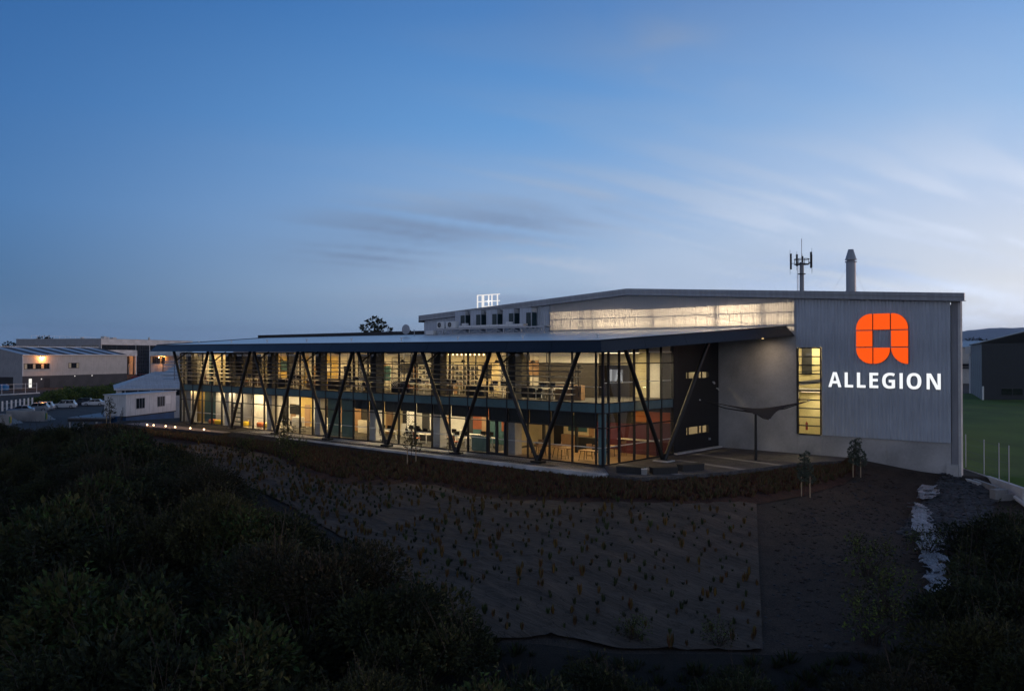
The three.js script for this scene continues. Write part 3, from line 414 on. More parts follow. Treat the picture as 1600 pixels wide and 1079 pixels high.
{
  const ord = ['first', 'second', 'third', 'fourth', 'fifth', 'sixth', 'seventh', 'eighth', 'ninth', 'tenth', 'eleventh'];
  [-24.8, -22.6, -20.2, -18.1, -15.6, -13.9].forEach((x, i) => { const z = i % 2 ? -3.6 : -2.3; put(deskA, 'desk', `pale topped desk, ${ord[i]} from the left behind the ground floor glass`, 'desk', [x, .035, z], Math.PI, 'desks on the ground floor'); put(i === 2 || i === 4 ? chairO : chairB, 'office_chair', `${i === 2 || i === 4 ? 'rust' : 'black'} swivel chair at the ${ord[i]} ground floor desk from the left`, 'chair', [x + .2, .035, z + .85], 2.9, 'chairs on the ground floor'); });
  [-52.5, -47, -43.6, -38.2, -35, -29.5, -26.5, -21.3, -17.6, -11.2, -6.8].forEach((x, i) => { const z = -1.9 - (i % 3) * .5; put(deskA, 'desk', `desk with dark screens, ${ord[i]} from the left along the upper storey glass`, 'desk', [x, 4.16, i ? z : -1.2], 0, 'desks on the upper floor'); const o = [0, 1, 4, 7].includes(i); put(o ? chairO : chairB, 'office_chair', `${o ? 'rust' : 'black'} swivel chair at the ${ord[i]} upper storey desk from the left`, 'chair', [x + .25, 4.16, (i ? z : -1.2) + .8], 3.0, 'chairs on the upper floor'); });
  // meeting room right of the lobby
  const mt = thing('meeting_table', 'oval white meeting table in the bright room right of the lobby', 'table', [-33.2, .035, -2.6]); part(mt, 'table_top', new THREE.CylinderGeometry(1, 1, .04, 32).scale(1.5, 1, .7).translate(0, .73, 0), M.white); part(mt, 'pedestal', [tube([0, 0, 0], [0, .71, 0], .07), new THREE.CylinderGeometry(.4, .42, .03, 20).translate(0, .015, 0)], M.darkSteel);
  [[-34.6, -1.7, 2.6], [-33.2, -1.5, 3.14], [-31.9, -1.75, 3.6], [-35.0, -2.9, 1.4]].forEach(([x, z, r], i) => put(chairG, 'office_chair', `grey chair ${['left before', 'centre before', 'right before', 'at the left end of'][i]} the oval meeting table`, 'chair', [x, .035, z], r, 'chairs round the meeting table'));
  [[-37.6, -1.3], [-36.4, -1.6]].forEach(([x, z], i) => put(chairB, 'office_chair', `black chair ${i ? 'right' : 'left'} of the pair under the white panel right of the lobby`, 'chair', [x, .035, z], 2.8, 'pair of black chairs by the lobby'));
  const pouf = (n, l, x, z, m) => { const t = thing(n, l, 'pouffe', [x, .035, z]); part(t, 'cushion', new THREE.LatheGeometry([[0, .0], [.38, .02], [.44, .12], [.45, .34], [.4, .46], [0, .48]].map(([a, b]) => new THREE.Vector2(a, b)), 20), m); part(t, 'button', new THREE.SphereGeometry(.05, 8, 6).translate(0, .47, 0), m); };
  pouf('pouffe', 'rust coloured round pouffe left of the yellow one', -52.0, -.9, chairO.children[0].material); pouf('pouffe', 'bright yellow round pouffe behind the far left glass', -50.6, -.8, M.yellowFabric);
  pouf('pouffe', 'yellow round pouffe behind the lobby door', -46.6, -1.5, M.yellowFabric); pouf('pouffe', 'orange round pouffe right of the lobby door', -44.2, -1.9, M.orange); pouf('pouffe', 'yellow round pouffe right of the orange one in the lobby', -43.2, -2.1, M.yellowFabric);
  // cafe
  const tb = new THREE.Group(); part(tb, 'table_top', rbox(0, .73, 0, 1.5, .04, .75, .015), M.wood); for (const s of [-1, 1]) part(tb, 'trestle_leg', [bar([s * .72, 0, -.3], [s * .6, .71, -.22], .035), bar([s * .72, 0, .3], [s * .6, .71, .22], .035), bar([s * .62, .68, -.22], [s * .62, .68, .22], .035)], M.darkSteel);
  [[-2.3, -1.6], [-4.9, -1.9], [-7.2, -2.2], [-3.2, -5.2]].forEach(([x, z], i) => put(tb, 'cafe_table', ['nearest the glass corner', 'second from the glass corner', 'third from the glass corner', 'deeper in behind the end glazing'][i] + ' of the timber cafe tables', 'table', [x, .035, z], 0, 'cafe tables').userData.label = 'timber cafe table on splayed thin legs, ' + ['nearest the glass corner', 'second from the glass corner', 'third from the glass corner', 'set back behind the end glazing'][i]);
  const st = new THREE.Group(); part(st, 'seat', rbox(0, .72, 0, .4, .04, .38), M.wood); part(st, 'backrest', new RoundedBoxGeometry(.4, .2, .03, 2, .012).translate(0, .96, -.19), M.wood); for (const sx of [-1, 1]) for (const sz of [-1, 1]) part(st, 'leg', tube([sx * .21, 0, sz * .2], [sx * .15, .71, sz * .15], .013, 6), M.darkSteel); part(st, 'foot_ring', [tube([-.19, .25, -.18], [.19, .25, -.18], .01, 5), tube([-.19, .25, .18], [.19, .25, .18], .01, 5)], M.darkSteel);
  [[-1.7, -2.5], [-3.0, -2.5], [-4.4, -1.1], [-5.5, -2.8], [-6.7, -1.4], [-7.8, -3.0], [-2.6, -6.1], [-3.9, -4.5]].forEach(([x, z], i) => put(st, 'bar_stool', 'timber seated bar stool with thin black legs, ' + ['behind the table nearest the corner, right', 'behind the table nearest the corner, left', 'before the second cafe table', 'behind the second cafe table', 'before the third cafe table', 'behind the third cafe table', 'behind the table of the end glazing', 'before the table of the end glazing'][i], 'stool', [x, .035, z], i * .7, 'cafe stools'));
  // counter and stair behind the end glazing
  const ct = thing('serving_counter', 'plum red counter under the orange bulkhead behind the end glazing', 'counter', [-2.2, .035, -7.6]); part(ct, 'counter_body', bx(-1.6, 1.7, 0, 1.0, -.3, .3), M.redWall); part(ct, 'counter_top', rbox(0.05, 1.03, 0, 3.5, .05, .75, .015), M.deskTop);
  // lit shelving
  const sh = thing('shelving_unit', 'wide warm lit shelving wall with rows of dark pigeon holes in the upper storey', 'shelves', [-20.8, 4.165, -6.1]); const W0 = 7.6;
  part(sh, 'back_board', bx(-W0 / 2, W0 / 2, .05, 2.35, -.02, 0), M.cream); for (let k = 0; k <= 5; k++) part(sh, 'shelf', bx(-W0 / 2, W0 / 2, .1 + k * .44, .14 + k * .44, 0, .36), M.deskTop); for (let k = 0; k <= 16; k++) part(sh, 'divider', bx(-W0 / 2 + k * .472, -W0 / 2 + k * .472 + .03, .14, 2.3, .003, .35), M.deskTop);
  const R = rng(5), bn = []; for (let r = 1; r < 5; r++) for (let k = 0; k < 16; k++) { if (R() < .12) continue; const x = -W0 / 2 + k * .472 + .05; part(sh, 'storage_box', bx(x, x + .4, .145 + r * .44, .145 + r * .44 + .2 + R() * .08, .05, .3), R() < .85 ? M.charcoal : M.wood); }
  const track = thing('track_light', 'row of small bright spot lamps above the lit shelves', 'track light', [-16.6, 7.5, -3.1]); part(track, 'rail', box(0, .02, 0, 7, .03, .04), M.charcoal); for (let k = 0; k < 14; k++) part(track, 'lamp_head', new THREE.CylinderGeometry(.05, .06, .12, 8).translate(-3.3 + k * .5, -.06, 0), M.lampWarm); areaLight(WARM, 9, 7, .12, [-16.6, 7.36, -3.1], [-17.2, 4.6, -6.2]);
  // lattice screens
  const lat = new THREE.Group(), lg = []; for (let i = 0; i < 4; i++) for (let j = 0; j < 11; j++) { const x = -.4 + i * .2, y = .1 + j * .22; lg.push(bar([x, y, 0], [x + .2, y + .22, 0], .035, .02), bar([x + .2, y, .021], [x, y + .22, .021], .035, .02)); } part(lat, 'lattice', lg, M.white); part(lat, 'frame', [bx(-.44, -.4, 0, 2.6, -.03, .05), bx(.4, .44, 0, 2.6, -.03, .05), bx(-.4, .4, 0, .05, -.03, .05), bx(-.4, .4, 2.55, 2.6, -.03, .05)], M.charcoal);
  [[-42.5, 4.6, -2.6], [-38.3, 4.6, -2.4], [-28.3, 4.6, -2.4], [-23.4, 4.6, -2.2], [-10.7, 4.75, -2.3], [-24.0, .4, -4.4]].forEach(([x, y, z], i) => put(lat, 'lattice_screen', 'white lattice screen in a dark frame, ' + ['leftmost on the upper storey', 'second from the left on the upper storey', 'third from the left on the upper storey', 'fourth from the left on the upper storey', 'rightmost on the upper storey', 'the only one on the ground floor'][i], 'screen', [x, y, z], .75, 'lattice screens'));
  const wb = thing('display_board', 'pale green display board in the middle of the upper storey', 'board', [-26.9, 5.0, -3.4], .3); part(wb, 'board_face', rbox(0, .75, 0, 1.9, 1.3, .05, .02), mat([.26, .52, .42], { roughness: .5 })); part(wb, 'stand', [bar([-.8, -.8, 0], [-.8, .2, 0], .05), bar([.8, -.8, 0], [.8, .2, 0], .05)], M.darkSteel);
  const mo = thing('wall_screen', 'large dark wall screen on the white panel right of the lobby', 'screen', [bk(-35.6, 5.4), 1.2, -5.5]); part(mo, 'bezel', rbox(0, .5, 0, 1.7, 1.0, .06, .02), M.charcoal); part(mo, 'display', box(0, .5, .034, 1.6, .9, .006), M.screen);
}

// ------------------------------------------------------------------ warehouse with the sign wall
const WZ = -15.89, RIDGE = -8.44;
const wh = thing('warehouse', 'tall grey corrugated warehouse with a low gable, glowing translucent strip and concrete base', 'warehouse');
const topY = (x) => x < RIDGE ? lerp(11.57, 13.11, (x + 35.13) / (RIDGE + 35.13)) : lerp(13.11, 11.46, (x - RIDGE) / (18.11 - RIDGE));
const wallTop = (x) => topY(x) - .5;
function corrugated(x0, x1, yb, yt, z, pitch = .24, d = .055) {
  const P = [], f = []; for (let x = x0; x < x1; x += pitch) for (const [s, h] of [[0, 0], [.42, 0], [.55, d], [.87, d]]) { const X = x + s * pitch; if (X < x1 - .001) P.push([X, h]); } P.push([x1, 0]);
  for (let i = 0; i < P.length - 1; i++) { const [a, ha] = P[i], [b, hb] = P[i + 1]; f.push([[a, yb(a), z + ha], [b, yb(b), z + hb], [b, yt(b), z + hb], [a, yt(a), z + ha]]); } return quads(f);
}
{
  const c = (v) => () => v;
  for (const [a, b, lo] of [[-34.7, -28, 9.3], [-28, -22.6, 9.3], [-22.6, -17.42, 9.3], [6.45, 8.42, 7.98], [8.42, 11.3, 1.52], [11.3, 14.2, 1.52], [14.2, 17.16, 1.52]]) part(wh, 'cladding_sheet', corrugated(a, b, c(lo), wallTop, WZ + .06), M.zinc);
  // translucent sheets
  for (let k = 0; k < 12; k++) { const a = -17.4 + k * 1.985, b = a + 1.985; part(wh, 'translucent_sheet', corrugated(a, b, c(9.25), wallTop, WZ + .07, .2, .035), M.translucent); }
  for (const x of [-17.41, 6.42]) part(wh, 'flashing', bx(x - .06, x + .06, 9.25, wallTop(x) - .02, WZ + .03, WZ + .13), M.zincTrim);
  // concrete panels
  part(wh, 'concrete_panel', bx(.0, 3.2, -.4, 9.24, WZ - .2, WZ), M.concretePanel); part(wh, 'concrete_panel', bx(3.215, 6.5, -.6, 9.24, WZ - .2, WZ), M.concretePanel);
  part(wh, 'concrete_panel', bx(6.515, 8.4, -1, 1.47, WZ - .2, WZ), M.concretePanel); part(wh, 'concrete_panel', bx(8.415, 13.0, -1.4, 1.5, WZ - .2, WZ), M.concretePanel); part(wh, 'concrete_panel', bx(13.015, 17.14, -1.8, 1.5, WZ - .2, WZ), M.concretePanel);
  part(wh, 'concrete_panel', bx(6.42, 6.51, 1.48, 9.2, WZ - .2, WZ + .04), M.zincTrim);
  part(wh, 'flashing', bx(8.4, 17.16, 1.47, 1.53, WZ + .02, WZ + .08), M.zincTrim);
  part(wh, 'corner_panel', bx(17.17, 17.62, -1.6, 11.05, WZ - .25, WZ - .05), M.grey); part(wh, 'corner_post', bx(17.63, 17.8, -1.9, 11.1, WZ - .3, WZ + .1), M.paleConcrete); part(wh, 'corner_plinth', bx(16.95, 17.62, -2, .1, WZ - .05, WZ + .35), M.concretePanel);
  // closing walls and roof
  const BZ = -50, xr0 = 17.7, xr1 = 5;
  part(wh, 'side_wall', prism([[-34.9, -.5, WZ - .03], [-34.7, -.5, WZ - .03], [-34.7, 11.0, WZ - .03], [-34.9, 11.0, WZ - .03]], [0, 0, BZ - WZ]), M.grey);
  part(wh, 'side_wall', prism([[xr0 - .2, -2, WZ - .32], [xr0, -2, WZ - .32], [xr0, 11.0, WZ - .32], [xr0 - .2, 11.0, WZ - .32]], [xr1 - xr0, 0, BZ - WZ]), M.zinc);
  part(wh, 'rear_wall', bx(-34.9, xr1, -.5, 11.2, BZ - .2, BZ), M.grey);
  part(wh, 'inner_floor', bx(-34.6, 6, -.2, .02, BZ + .05, WZ - .3), M.concrete);
  part(wh, 'inner_wall', bx(-34.6, -.1, .05, 9.19, WZ - .25, WZ - .02), M.grey);
  const zf = WZ + .42;
  part(wh, 'roof_slope', prism([[-35.13, topY(-35.13) - .1, zf], [RIDGE, topY(RIDGE) - .1, zf], [RIDGE, topY(RIDGE), zf], [-35.13, topY(-35.13), zf]], [0, 0, BZ - zf - .3]), M.warehouseRoof);
  part(wh, 'roof_slope', prism([[RIDGE + .002, topY(RIDGE) - .1, zf], [18.11, topY(18.11) - .1, zf], [18.11, topY(18.11), zf], [RIDGE + .002, topY(RIDGE), zf]], [-12.5, 0, BZ - zf - .3]), M.warehouseRoof);
  for (const [a, b] of [[-35.13, RIDGE - .005], [RIDGE + .005, 18.13]]) {
    part(wh, 'barge_board', prism([[a, topY(a) - .5, zf + .003], [b, topY(b) - .5, zf + .003], [b, topY(b) - .2, zf + .003], [a, topY(a) - .2, zf + .003]], [0, 0, .08]), M.zincTrim);
    part(wh, 'barge_capping', prism([[a - .01, topY(a) - .195, zf - .06], [b, topY(b) - .195, zf - .06], [b, topY(b) + .05, zf - .06], [a - .01, topY(a) + .05, zf - .06]], [0, 0, .2]), M.zincTrim);
    part(wh, 'verge_soffit', prism([[a, topY(a) - .49, WZ + .1], [b, topY(b) - .49, WZ + .1], [b, topY(b) - .46, WZ + .1], [a, topY(a) - .46, WZ + .1]], [0, 0, .31]), M.charcoal);
  }
  part(wh, 'eave_gutter', bx(-35.3, -34.95, 10.9, 11.45, BZ, zf), M.charcoal);
  // frame and girts behind the translucent sheets
  const gi = []; for (const y of [9.62, 9.7, 10.62]) gi.push(bx(-17.3, 6.3, y, y + .06, WZ - .18, WZ - .02)); part(wh, 'girt', gi, M.darkSteel);
  for (const x of [-13.7, -12.6, -6.4, -.2, 3.6]) part(wh, 'frame_post', bx(x - .13, x + .13, 9.3, wallTop(x), WZ - .45, WZ - .19), M.darkSteel);
  for (let k = 0; k < 24; k++) { const x = -17 + k; part(wh, 'sheet_rail', bx(x - .02, x + .02, 9.78, 10.6, WZ - .02, WZ + .03), M.grey); }
  part(wh, 'rafter', [prism([[-17, 11.55, WZ - .4], [-8.44, 12.2, WZ - .4], [-8.44, 12.45, WZ - .4], [-17, 11.85, WZ - .4]], [0, 0, .15]), prism([[-8.44, 11.2, WZ - .4], [6.3, 11.3, WZ - .4], [6.3, 11.5, WZ - .4], [-8.44, 11.42, WZ - .4]], [0, 0, .15])], M.darkSteel);
  part(wh, 'brace', bar([-3, 10.9, WZ - .3], [2.6, 9.9, WZ - .3], .05), M.darkSteel);
  part(wh, 'bounce_wall', bx(-17.5, 6.2, 9.3, 11.2, -19.8, -19.6), M.paleWall); part(wh, 'light_baffle', bx(-17.5, 6.2, 11.26, 11.34, -19.8, WZ - .46), M.grey); part(wh, 'inner_floor', bx(-17.5, 6.2, 9.2, 9.28, -19.59, WZ - .26), M.grey);  // unseen: wall added to bounce lamp light, baffle to keep sheet tops dim
  for (const [x, k, w] of [[-14.6, 15, 4.6], [-9.4, 17, 5], [-4.4, 14, 3.4], [.4, 42, 4.2], [4.4, 18, 2.4]]) { part(wh, 'strip_lamp', [bx(x - w / 2, x + w / 2, 10.15, 10.45, -19.595, -19.5)], M.lampSoft); areaLight([1, .72, .44], k, w, .3, [x, 10.3, -19.48], [x, 10.3, -10]); }
  // tall window
  const tw = new THREE.Group(); tw.name = 'tall_window'; wh.add(tw); const x0 = 6.53, x1 = 8.38, y0 = 1.5, y1 = 7.93, n = 10, st = (y1 - y0) / n;
  part(tw, 'frame', [bx(x0, x0 + .13, y0, y1, WZ - .02, WZ + .14), bx(x1 - .07, x1, y0, y1, WZ - .02, WZ + .14)], M.mullion);
  for (let k = 0; k <= n; k++) part(tw, 'transom', bx(x0 + .13, x1 - .07, y0 + k * st - .045, y0 + k * st + .045, WZ, WZ + .12), M.mullion);
  for (let k = 0; k < n; k++) part(tw, 'pane', plane(x0 + .13, x1 - .07, y0 + k * st + .05, y0 + (k + 1) * st - .05, WZ + .05), M.glass);
  const sw = new THREE.Group(); sw.name = 'stair_room'; wh.add(sw); const yl = mat([.78, .68, .38], { map: T.blotch, m: 4, roughness: .8 });
  part(sw, 'room_wall', [bx(4.2, 10.2, 0, 8.7, -19.2, -19.0), bx(4.2, 4.35, 0, 8.7, -18.98, WZ - .22), bx(10.05, 10.2, 0, 8.7, -18.98, WZ - .22), bx(4.2, 10.2, 8.72, 8.85, -19.2, WZ - .22), bx(4.36, 10.04, .0, .1, -18.98, WZ - .22), bx(8.45, 10.04, .12, 8.7, WZ - .4, WZ - .23)], yl);
  part(sw, 'landing', [bx(4.4, 10, 4.6, 4.8, -18.9, -17.3), prism([[4.6, 4.9, -16.6], [9.6, 5.5, -16.6], [9.6, 5.8, -16.6], [4.6, 5.2, -16.6]], [0, 0, -.08])], M.offWhite); part(sw, 'handrail', [bar([4.5, 6.0, -16.5], [9.6, 6.35, -16.5], .05), bar([4.5, 2.7, -17], [9.6, 2.75, -17], .05)], M.darkSteel);
  part(sw, 'door', bx(5.6, 6.4, 5.9, 8.0, -18.98, -18.92), M.charcoal); part(sw, 'fire_extinguisher', [new THREE.CylinderGeometry(.09, .09, .5, 12).translate(6.95, 2.0, -16.6), new THREE.SphereGeometry(.09, 10, 6).translate(6.95, 2.25, -16.6), tube([6.95, 2.3, -16.6], [6.95, 2.4, -16.6], .03)], M.red);
  for (const y of [8.6]) { part(sw, 'ceiling_lamp', box(7.2, y + .04, -17.6, 2.4, .05, .3), M.lampSoft); areaLight([1, .82, .50], 56, 2.4, .3, [7.2, y - .02, -17.6], [7.2, 0, -17.6]); } areaLight([1, .82, .50], 26, 2.2, .3, [7.2, 4.55, -17.8], [7.2, 0, -17.2]); part(sw, 'ceiling_lamp', box(7.2, 4.585, -17.8, 2.2, .03, .3), M.lampSoft);
  // plant boxes with dark louvres on the gable, above the office roof
  for (let k = 0; k < 5; k++) {
    const xr = -27.74 + 2.2 * k, xl = xr - 1.45, zF = -14.95, g = new THREE.Group(); g.name = 'plant_box'; wh.add(g);
    part(g, 'casing', bx(xl, xr, 9.35, 11.85, WZ + .1, zF), M.zinc); part(g, 'louvre_panel', bx(xr - .62, xr - .06, 9.9, 11.42, zF + .003, zF + .03), M.louvre); part(g, 'louvre_panel', bx(xr + .003, xr + .03, 9.9, 11.42, WZ + .2, zF - .08), M.louvre); part(g, 'hood_panel', bx(xr + .003, xr + .02, 11.45, 11.83, WZ + .15, zF - .03), M.paleConcrete); part(g, 'roof_cap', bx(xl - .04, xr + .05, 11.855, 11.91, WZ + .12, zF + .05), M.zincTrim);  // pale top panel paints the sky light on each box side
    const s = []; for (let y = 9.95; y < 11.4; y += .12) s.push(bx(xr - .6, xr - .08, y, y + .03, zF + .032, zF + .05), bx(xr + .032, xr + .05, y, y + .03, WZ + .22, zF - .1)); part(g, 'louvre_blade', s, M.louvre);
  }
  // chimney
  const ch = new THREE.Group(); ch.name = 'chimney'; wh.add(ch); const cx = 8.35, cz = -22;
  part(ch, 'flue', new THREE.CylinderGeometry(.37, .37, 2.9, 28).translate(cx, 13.35, cz), M.zincTrim); part(ch, 'flue_collar', [new THREE.CylinderGeometry(.44, .44, .07, 28).translate(cx, 14.8, cz), new THREE.CylinderGeometry(.3, .3, .14, 20).translate(cx, 14.9, cz)], M.grey); part(ch, 'cowl', [new THREE.CylinderGeometry(.2, .44, .82, 28).translate(cx, 15.37, cz), new THREE.CylinderGeometry(.45, .45, .05, 28).translate(cx, 14.975, cz)], M.zincTrim); part(ch, 'flashing', new THREE.CylinderGeometry(.4, .78, .45, 4).rotateY(.78).translate(cx, 12.3, cz), M.grey);
  for (const a of [.5, 2.6, 4.7]) part(ch, 'guy_wire', tube([cx + .36 * Math.cos(a), 14.2, cz + .36 * Math.sin(a)], [cx + 1.7 * Math.cos(a), 12.0, cz + 1.7 * Math.sin(a)], .006, 4), M.galv);
}
// the sign
const font = await new FontLoader().loadAsync('fonts/droid/droid_sans_bold.typeface.json');
{
  const sg = thing('lettering_sign', 'white glowing capital letters on the grey corrugated wall under the orange emblem', 'lit sign', [8.95, 5.08, WZ + .16]);
  const str = 'ALLEGION', size = 1.08 / .714; const probe = new TextGeometry('L', { font, size, depth: .1, bevelEnabled: false }); probe.computeBoundingBox(); const hgtOf = probe.boundingBox.max.y; let x = 0; const glyphs = [];
  for (const ch of str) { const g = ch === 'I' ? new THREE.BoxGeometry(size * .2, hgtOf, .1).translate(size * .19, hgtOf / 2, .05) : new TextGeometry(ch, { font, size, depth: .1, curveSegments: 8, bevelEnabled: false }); const gl = font.data.glyphs[ch]; glyphs.push([g, x]); x += ch === 'I' ? size * .40 : gl.ha * size / font.data.resolution * 1.03; g.computeBoundingBox(); }
  const w0 = glyphs[0][0].boundingBox.min.x, last = glyphs[glyphs.length - 1], w1 = last[1] + last[0].boundingBox.max.x, hgt = glyphs[1][0].boundingBox.max.y, sx = 7.68 / (w1 - w0), sy = 1.08 / hgt;
  glyphs.forEach(([g, gx]) => { g.computeBoundingBox(); const mx = (g.boundingBox.min.x + g.boundingBox.max.x) / 2; g.translate(-mx, 0, 0).scale(.93, 1, 1).translate(mx + gx - w0, 0, 0).scale(sx, sy, 1); const face = part(sg, 'letter', g.clone().scale(1, 1, .15).translate(0, 0, .088), M.signWhite); part(face, 'letter_return', g.scale(1, 1, .85), M.galv); });
  areaLight([.95, .97, 1], .5, 7.6, 1.0, [12.8, 5.62, WZ + .3], [12.8, 5.62, 0]);
  const em = thing('emblem_sign', 'orange glowing rounded emblem of eight tiles round a square opening on the grey wall', 'lit sign', [11.0, 6.8, WZ + .15]);
  const t = 1.125, gp = .075, S = t + gp;
  const sq = (x, y, c) => { const s = new THREE.Shape(), r = t * .93, k = (a, b) => [x + a, y + b];
    s.moveTo(...k(c === 'bl' ? r : 0, 0)); if (c === 'br') { s.lineTo(...k(t - r, 0)); s.absarc(x + t - r, y + r, r, -Math.PI / 2, 0, false); } else s.lineTo(...k(t, 0));
    if (c === 'tr') { s.lineTo(...k(t, t - r)); s.absarc(x + t - r, y + t - r, r, 0, Math.PI / 2, false); } else s.lineTo(...k(t, t));
    if (c === 'tl') { s.lineTo(...k(r, t)); s.absarc(x + r, y + t - r, r, Math.PI / 2, Math.PI, false); } else s.lineTo(...k(0, t));
    if (c === 'bl') { s.lineTo(...k(0, r)); s.absarc(x + r, y + r, r, Math.PI, Math.PI * 1.5, false); } return s; };
  const leg = new THREE.Shape(); leg.moveTo(2 * S, t); leg.lineTo(2 * S + t, t); leg.lineTo(2 * S + t, 0); leg.bezierCurveTo(2 * S + t * .45, 0, 2 * S, t * .45, 2 * S, t);
  const shapes = [sq(0, 2 * S, 'tl'), sq(S, 2 * S), sq(2 * S, 2 * S, 'tr'), sq(0, S), sq(2 * S, S), sq(0, 0, 'bl'), sq(S, 0, 'br'), leg];
  for (const s of shapes) { const face = part(em, 'emblem_tile', new THREE.ExtrudeGeometry(s, { depth: .015, bevelEnabled: false, curveSegments: 16 }).translate(0, 0, .088), M.signOrange); part(face, 'tile_return', new THREE.ExtrudeGeometry(s, { depth: .085, bevelEnabled: false, curveSegments: 16 }), M.charcoal); }
  areaLight([1, .09, .008], .7, 3.4, 3.4, [12.76, 8.55, WZ + .3], [12.76, 8.55, 0]);
}
// things on the office roof
const roofY = (x, z) => 8.36 + (2.2 - z) * .0672 + .0008 * -x;
{
  const pf = thing('plant_platform', 'galvanised steel platform with braced legs along the office roof', 'roof platform', [0, 0, -13.5]); const y0 = roofY(-24, -13.5) - .02, yt = 9.93;
  for (const x of [-30.4, -29.4, -28.06, -25.68, -23.4, -21.1, -18.93, -16.2]) part(pf, 'leg', bx(x - .05, x + .05, y0, yt, -.05, .05), M.galv);
  for (const z of [0, -.9]) part(pf, 'beam', bx(-30.6, -16.1, yt + .003, yt + .11, z - .05, z + .05), M.galv); part(pf, 'lower_beam', bx(-28, -16.25, y0 + .03, y0 + .09, -.03, .03), M.galv);
  for (const [a, b] of [[-30.3, -29.5], [-29.3, -28.2], [-28, -25.8], [-25.6, -23.5], [-23.3, -21.2], [-21, -19]]) { const m = (a + b) / 2; part(pf, 'diagonal_brace', [bar([a, y0 + .05, 0], [m, yt, 0], .06), bar([m, yt, 0], [b, y0 + .05, 0], .05)], M.galv); }
  for (let k = 0; k < 4; k++) { const a = -18.9 + k * .67; part(pf, 'diagonal_brace', [bar([a, y0 + .05, 0], [a + .34, yt, 0], .05), bar([a + .34, yt, 0], [a + .67, y0 + .05, 0], .05)], M.galv); }
  part(pf, 'walkway', bx(-30.6, -16.1, yt + .113, yt + .14, -.95, .05), M.galv);
  for (const [i, x, w] of [[0, -29.85, 1.05], [1, -28.35, 1.35]]) {
    const a = thing('condenser_unit', (i ? 'right' : 'left') + ' one of two pale air conditioning units on the roof platform', 'air conditioner', [x, 10.075, -13.75], 0, 'air conditioning units on the office roof');
    part(a, 'casing', rbox(0, .36, 0, w, .7, .5, .03), M.white); part(a, 'fan_grille', new THREE.CylinderGeometry(.28, .28, .03, 24).rotateX(Math.PI / 2).translate(-.12, .37, .26), M.charcoal); part(a, 'grille_ring', new THREE.TorusGeometry(.28, .025, 6, 24).translate(-.12, .37, .28), M.white); part(a, 'grille_bar', [box(-.12, .37, .29, .54, .02, .015), box(-.12, .37, .29, .02, .54, .014)], M.galv);
  }
  const du = thing('air_duct', 'long flat pale duct lying on the roof platform', 'duct', [0, 10.075, -13.8]); part(du, 'duct_body', rbox(-23, .13, 0, 8.5, .22, .55, .02), M.white); part(du, 'duct_end', [box(-18.72, .13, 0, .06, .28, .6)], M.galv); part(du, 'riser_box', rbox(-26.6, .36, 0, .6, .22, .4, .03), M.white); part(du, 'riser_box', rbox(-20.7, .36, 0, .6, .22, .4, .03), M.white); for (let k = 0; k < 7; k++) part(du, 'seam', box(-26.6 + k * 1.2, .13, 0, .03, .24, .57), M.galv);
  const bxr = thing('roof_tank', 'small pale box on the roof left of the platform', 'box', [-31.1, roofY(-31, -13.4), -13.4]); part(bxr, 'tank_body', rbox(0, .25, 0, 1.1, .42, .5, .04), M.white); part(bxr, 'foot', [box(-.4, .03, 0, .1, .06, .4), box(.4, .03, 0, .1, .06, .4)], M.galv);
  const dish = thing('satellite_dish', 'grey satellite dish standing on the office roof left of the warehouse', 'satellite dish', [-32.1, roofY(-32, -12), -12], .35);
  const dg = new THREE.SphereGeometry(1, 24, 8, 0, Math.PI * 2, 0, .5).scale(.95, .9, 1.05).rotateX(-Math.PI / 2 + Math.PI).translate(0, .62, 1.0).rotateX(.0); part(dish, 'reflector', dg, mat([.34, .36, .4], { roughness: .5, side: THREE.DoubleSide })); part(dish, 'mast', [tube([0, 0, 0], [0, .62, 0], .04), tube([0, .62, 0], [0, .62, .12], .04)], M.galv); part(dish, 'feed_arm', [tube([0, .2, .14], [0, .5, .8], .018), box(0, .54, .82, .09, .09, .14)], M.darkSteel);
  const fr = thing('lit_roof_frame', 'white glowing tubular frame standing on the warehouse roof', 'lit frame', [-34.7, 12.62, -24]);
  const fxs = [0, .75, .95, 1.75, 2.25, 3.1]; for (const x of fxs) part(fr, 'upright', bx(x - .06, x + .06, 0, 1.62, -.05, .05), M.frameWhite); for (const y of [.28, .86, 1.6]) { part(fr, 'rail', bx(y === .86 ? .06 : y > 1 ? -.06 : .7, 3.45, y - .05, y + .05, -.04, .04), M.frameWhite); } part(fr, 'base_frame', [bx(-.1, 3.4, -.7, -.62, -.6, .6), bx(0, .1, -.62, 0, -.05, .05), bx(2.2, 2.3, -.62, 0, -.05, .05)], M.galv); pointLight([1, .98, .95], 2.5, [1.6 - 34.7, 13.5, -23.6], 4);
  const ms = thing('antenna_mast', 'thin grey antenna mast with a ring of dark panel antennas behind the roof', 'antenna mast', [-8.28, 0, -52]);
  part(ms, 'pole', new THREE.CylinderGeometry(.24, .34, 18.4, 16).translate(0, 9.2, 0), M.grey); part(ms, 'whip_aerial', tube([-.02, 18.3, 0], [0, 21.2, 0], .035, 6), M.galv);
  const ring = []; for (const y of [18.15, 18.75]) ring.push(new THREE.TorusGeometry(.85, .045, 6, 28).rotateX(Math.PI / 2).translate(0, y, 0)); for (let k = 0; k < 8; k++) { const a = k * .785; ring.push(bar([Math.cos(a) * .85, 18.15, Math.sin(a) * .85], [Math.cos(a) * .85, 18.75, Math.sin(a) * .85], .05), bar([0, 18.15, 0], [Math.cos(a) * .85, 18.15, Math.sin(a) * .85], .06)); } part(ms, 'headframe', ring, M.darkSteel);
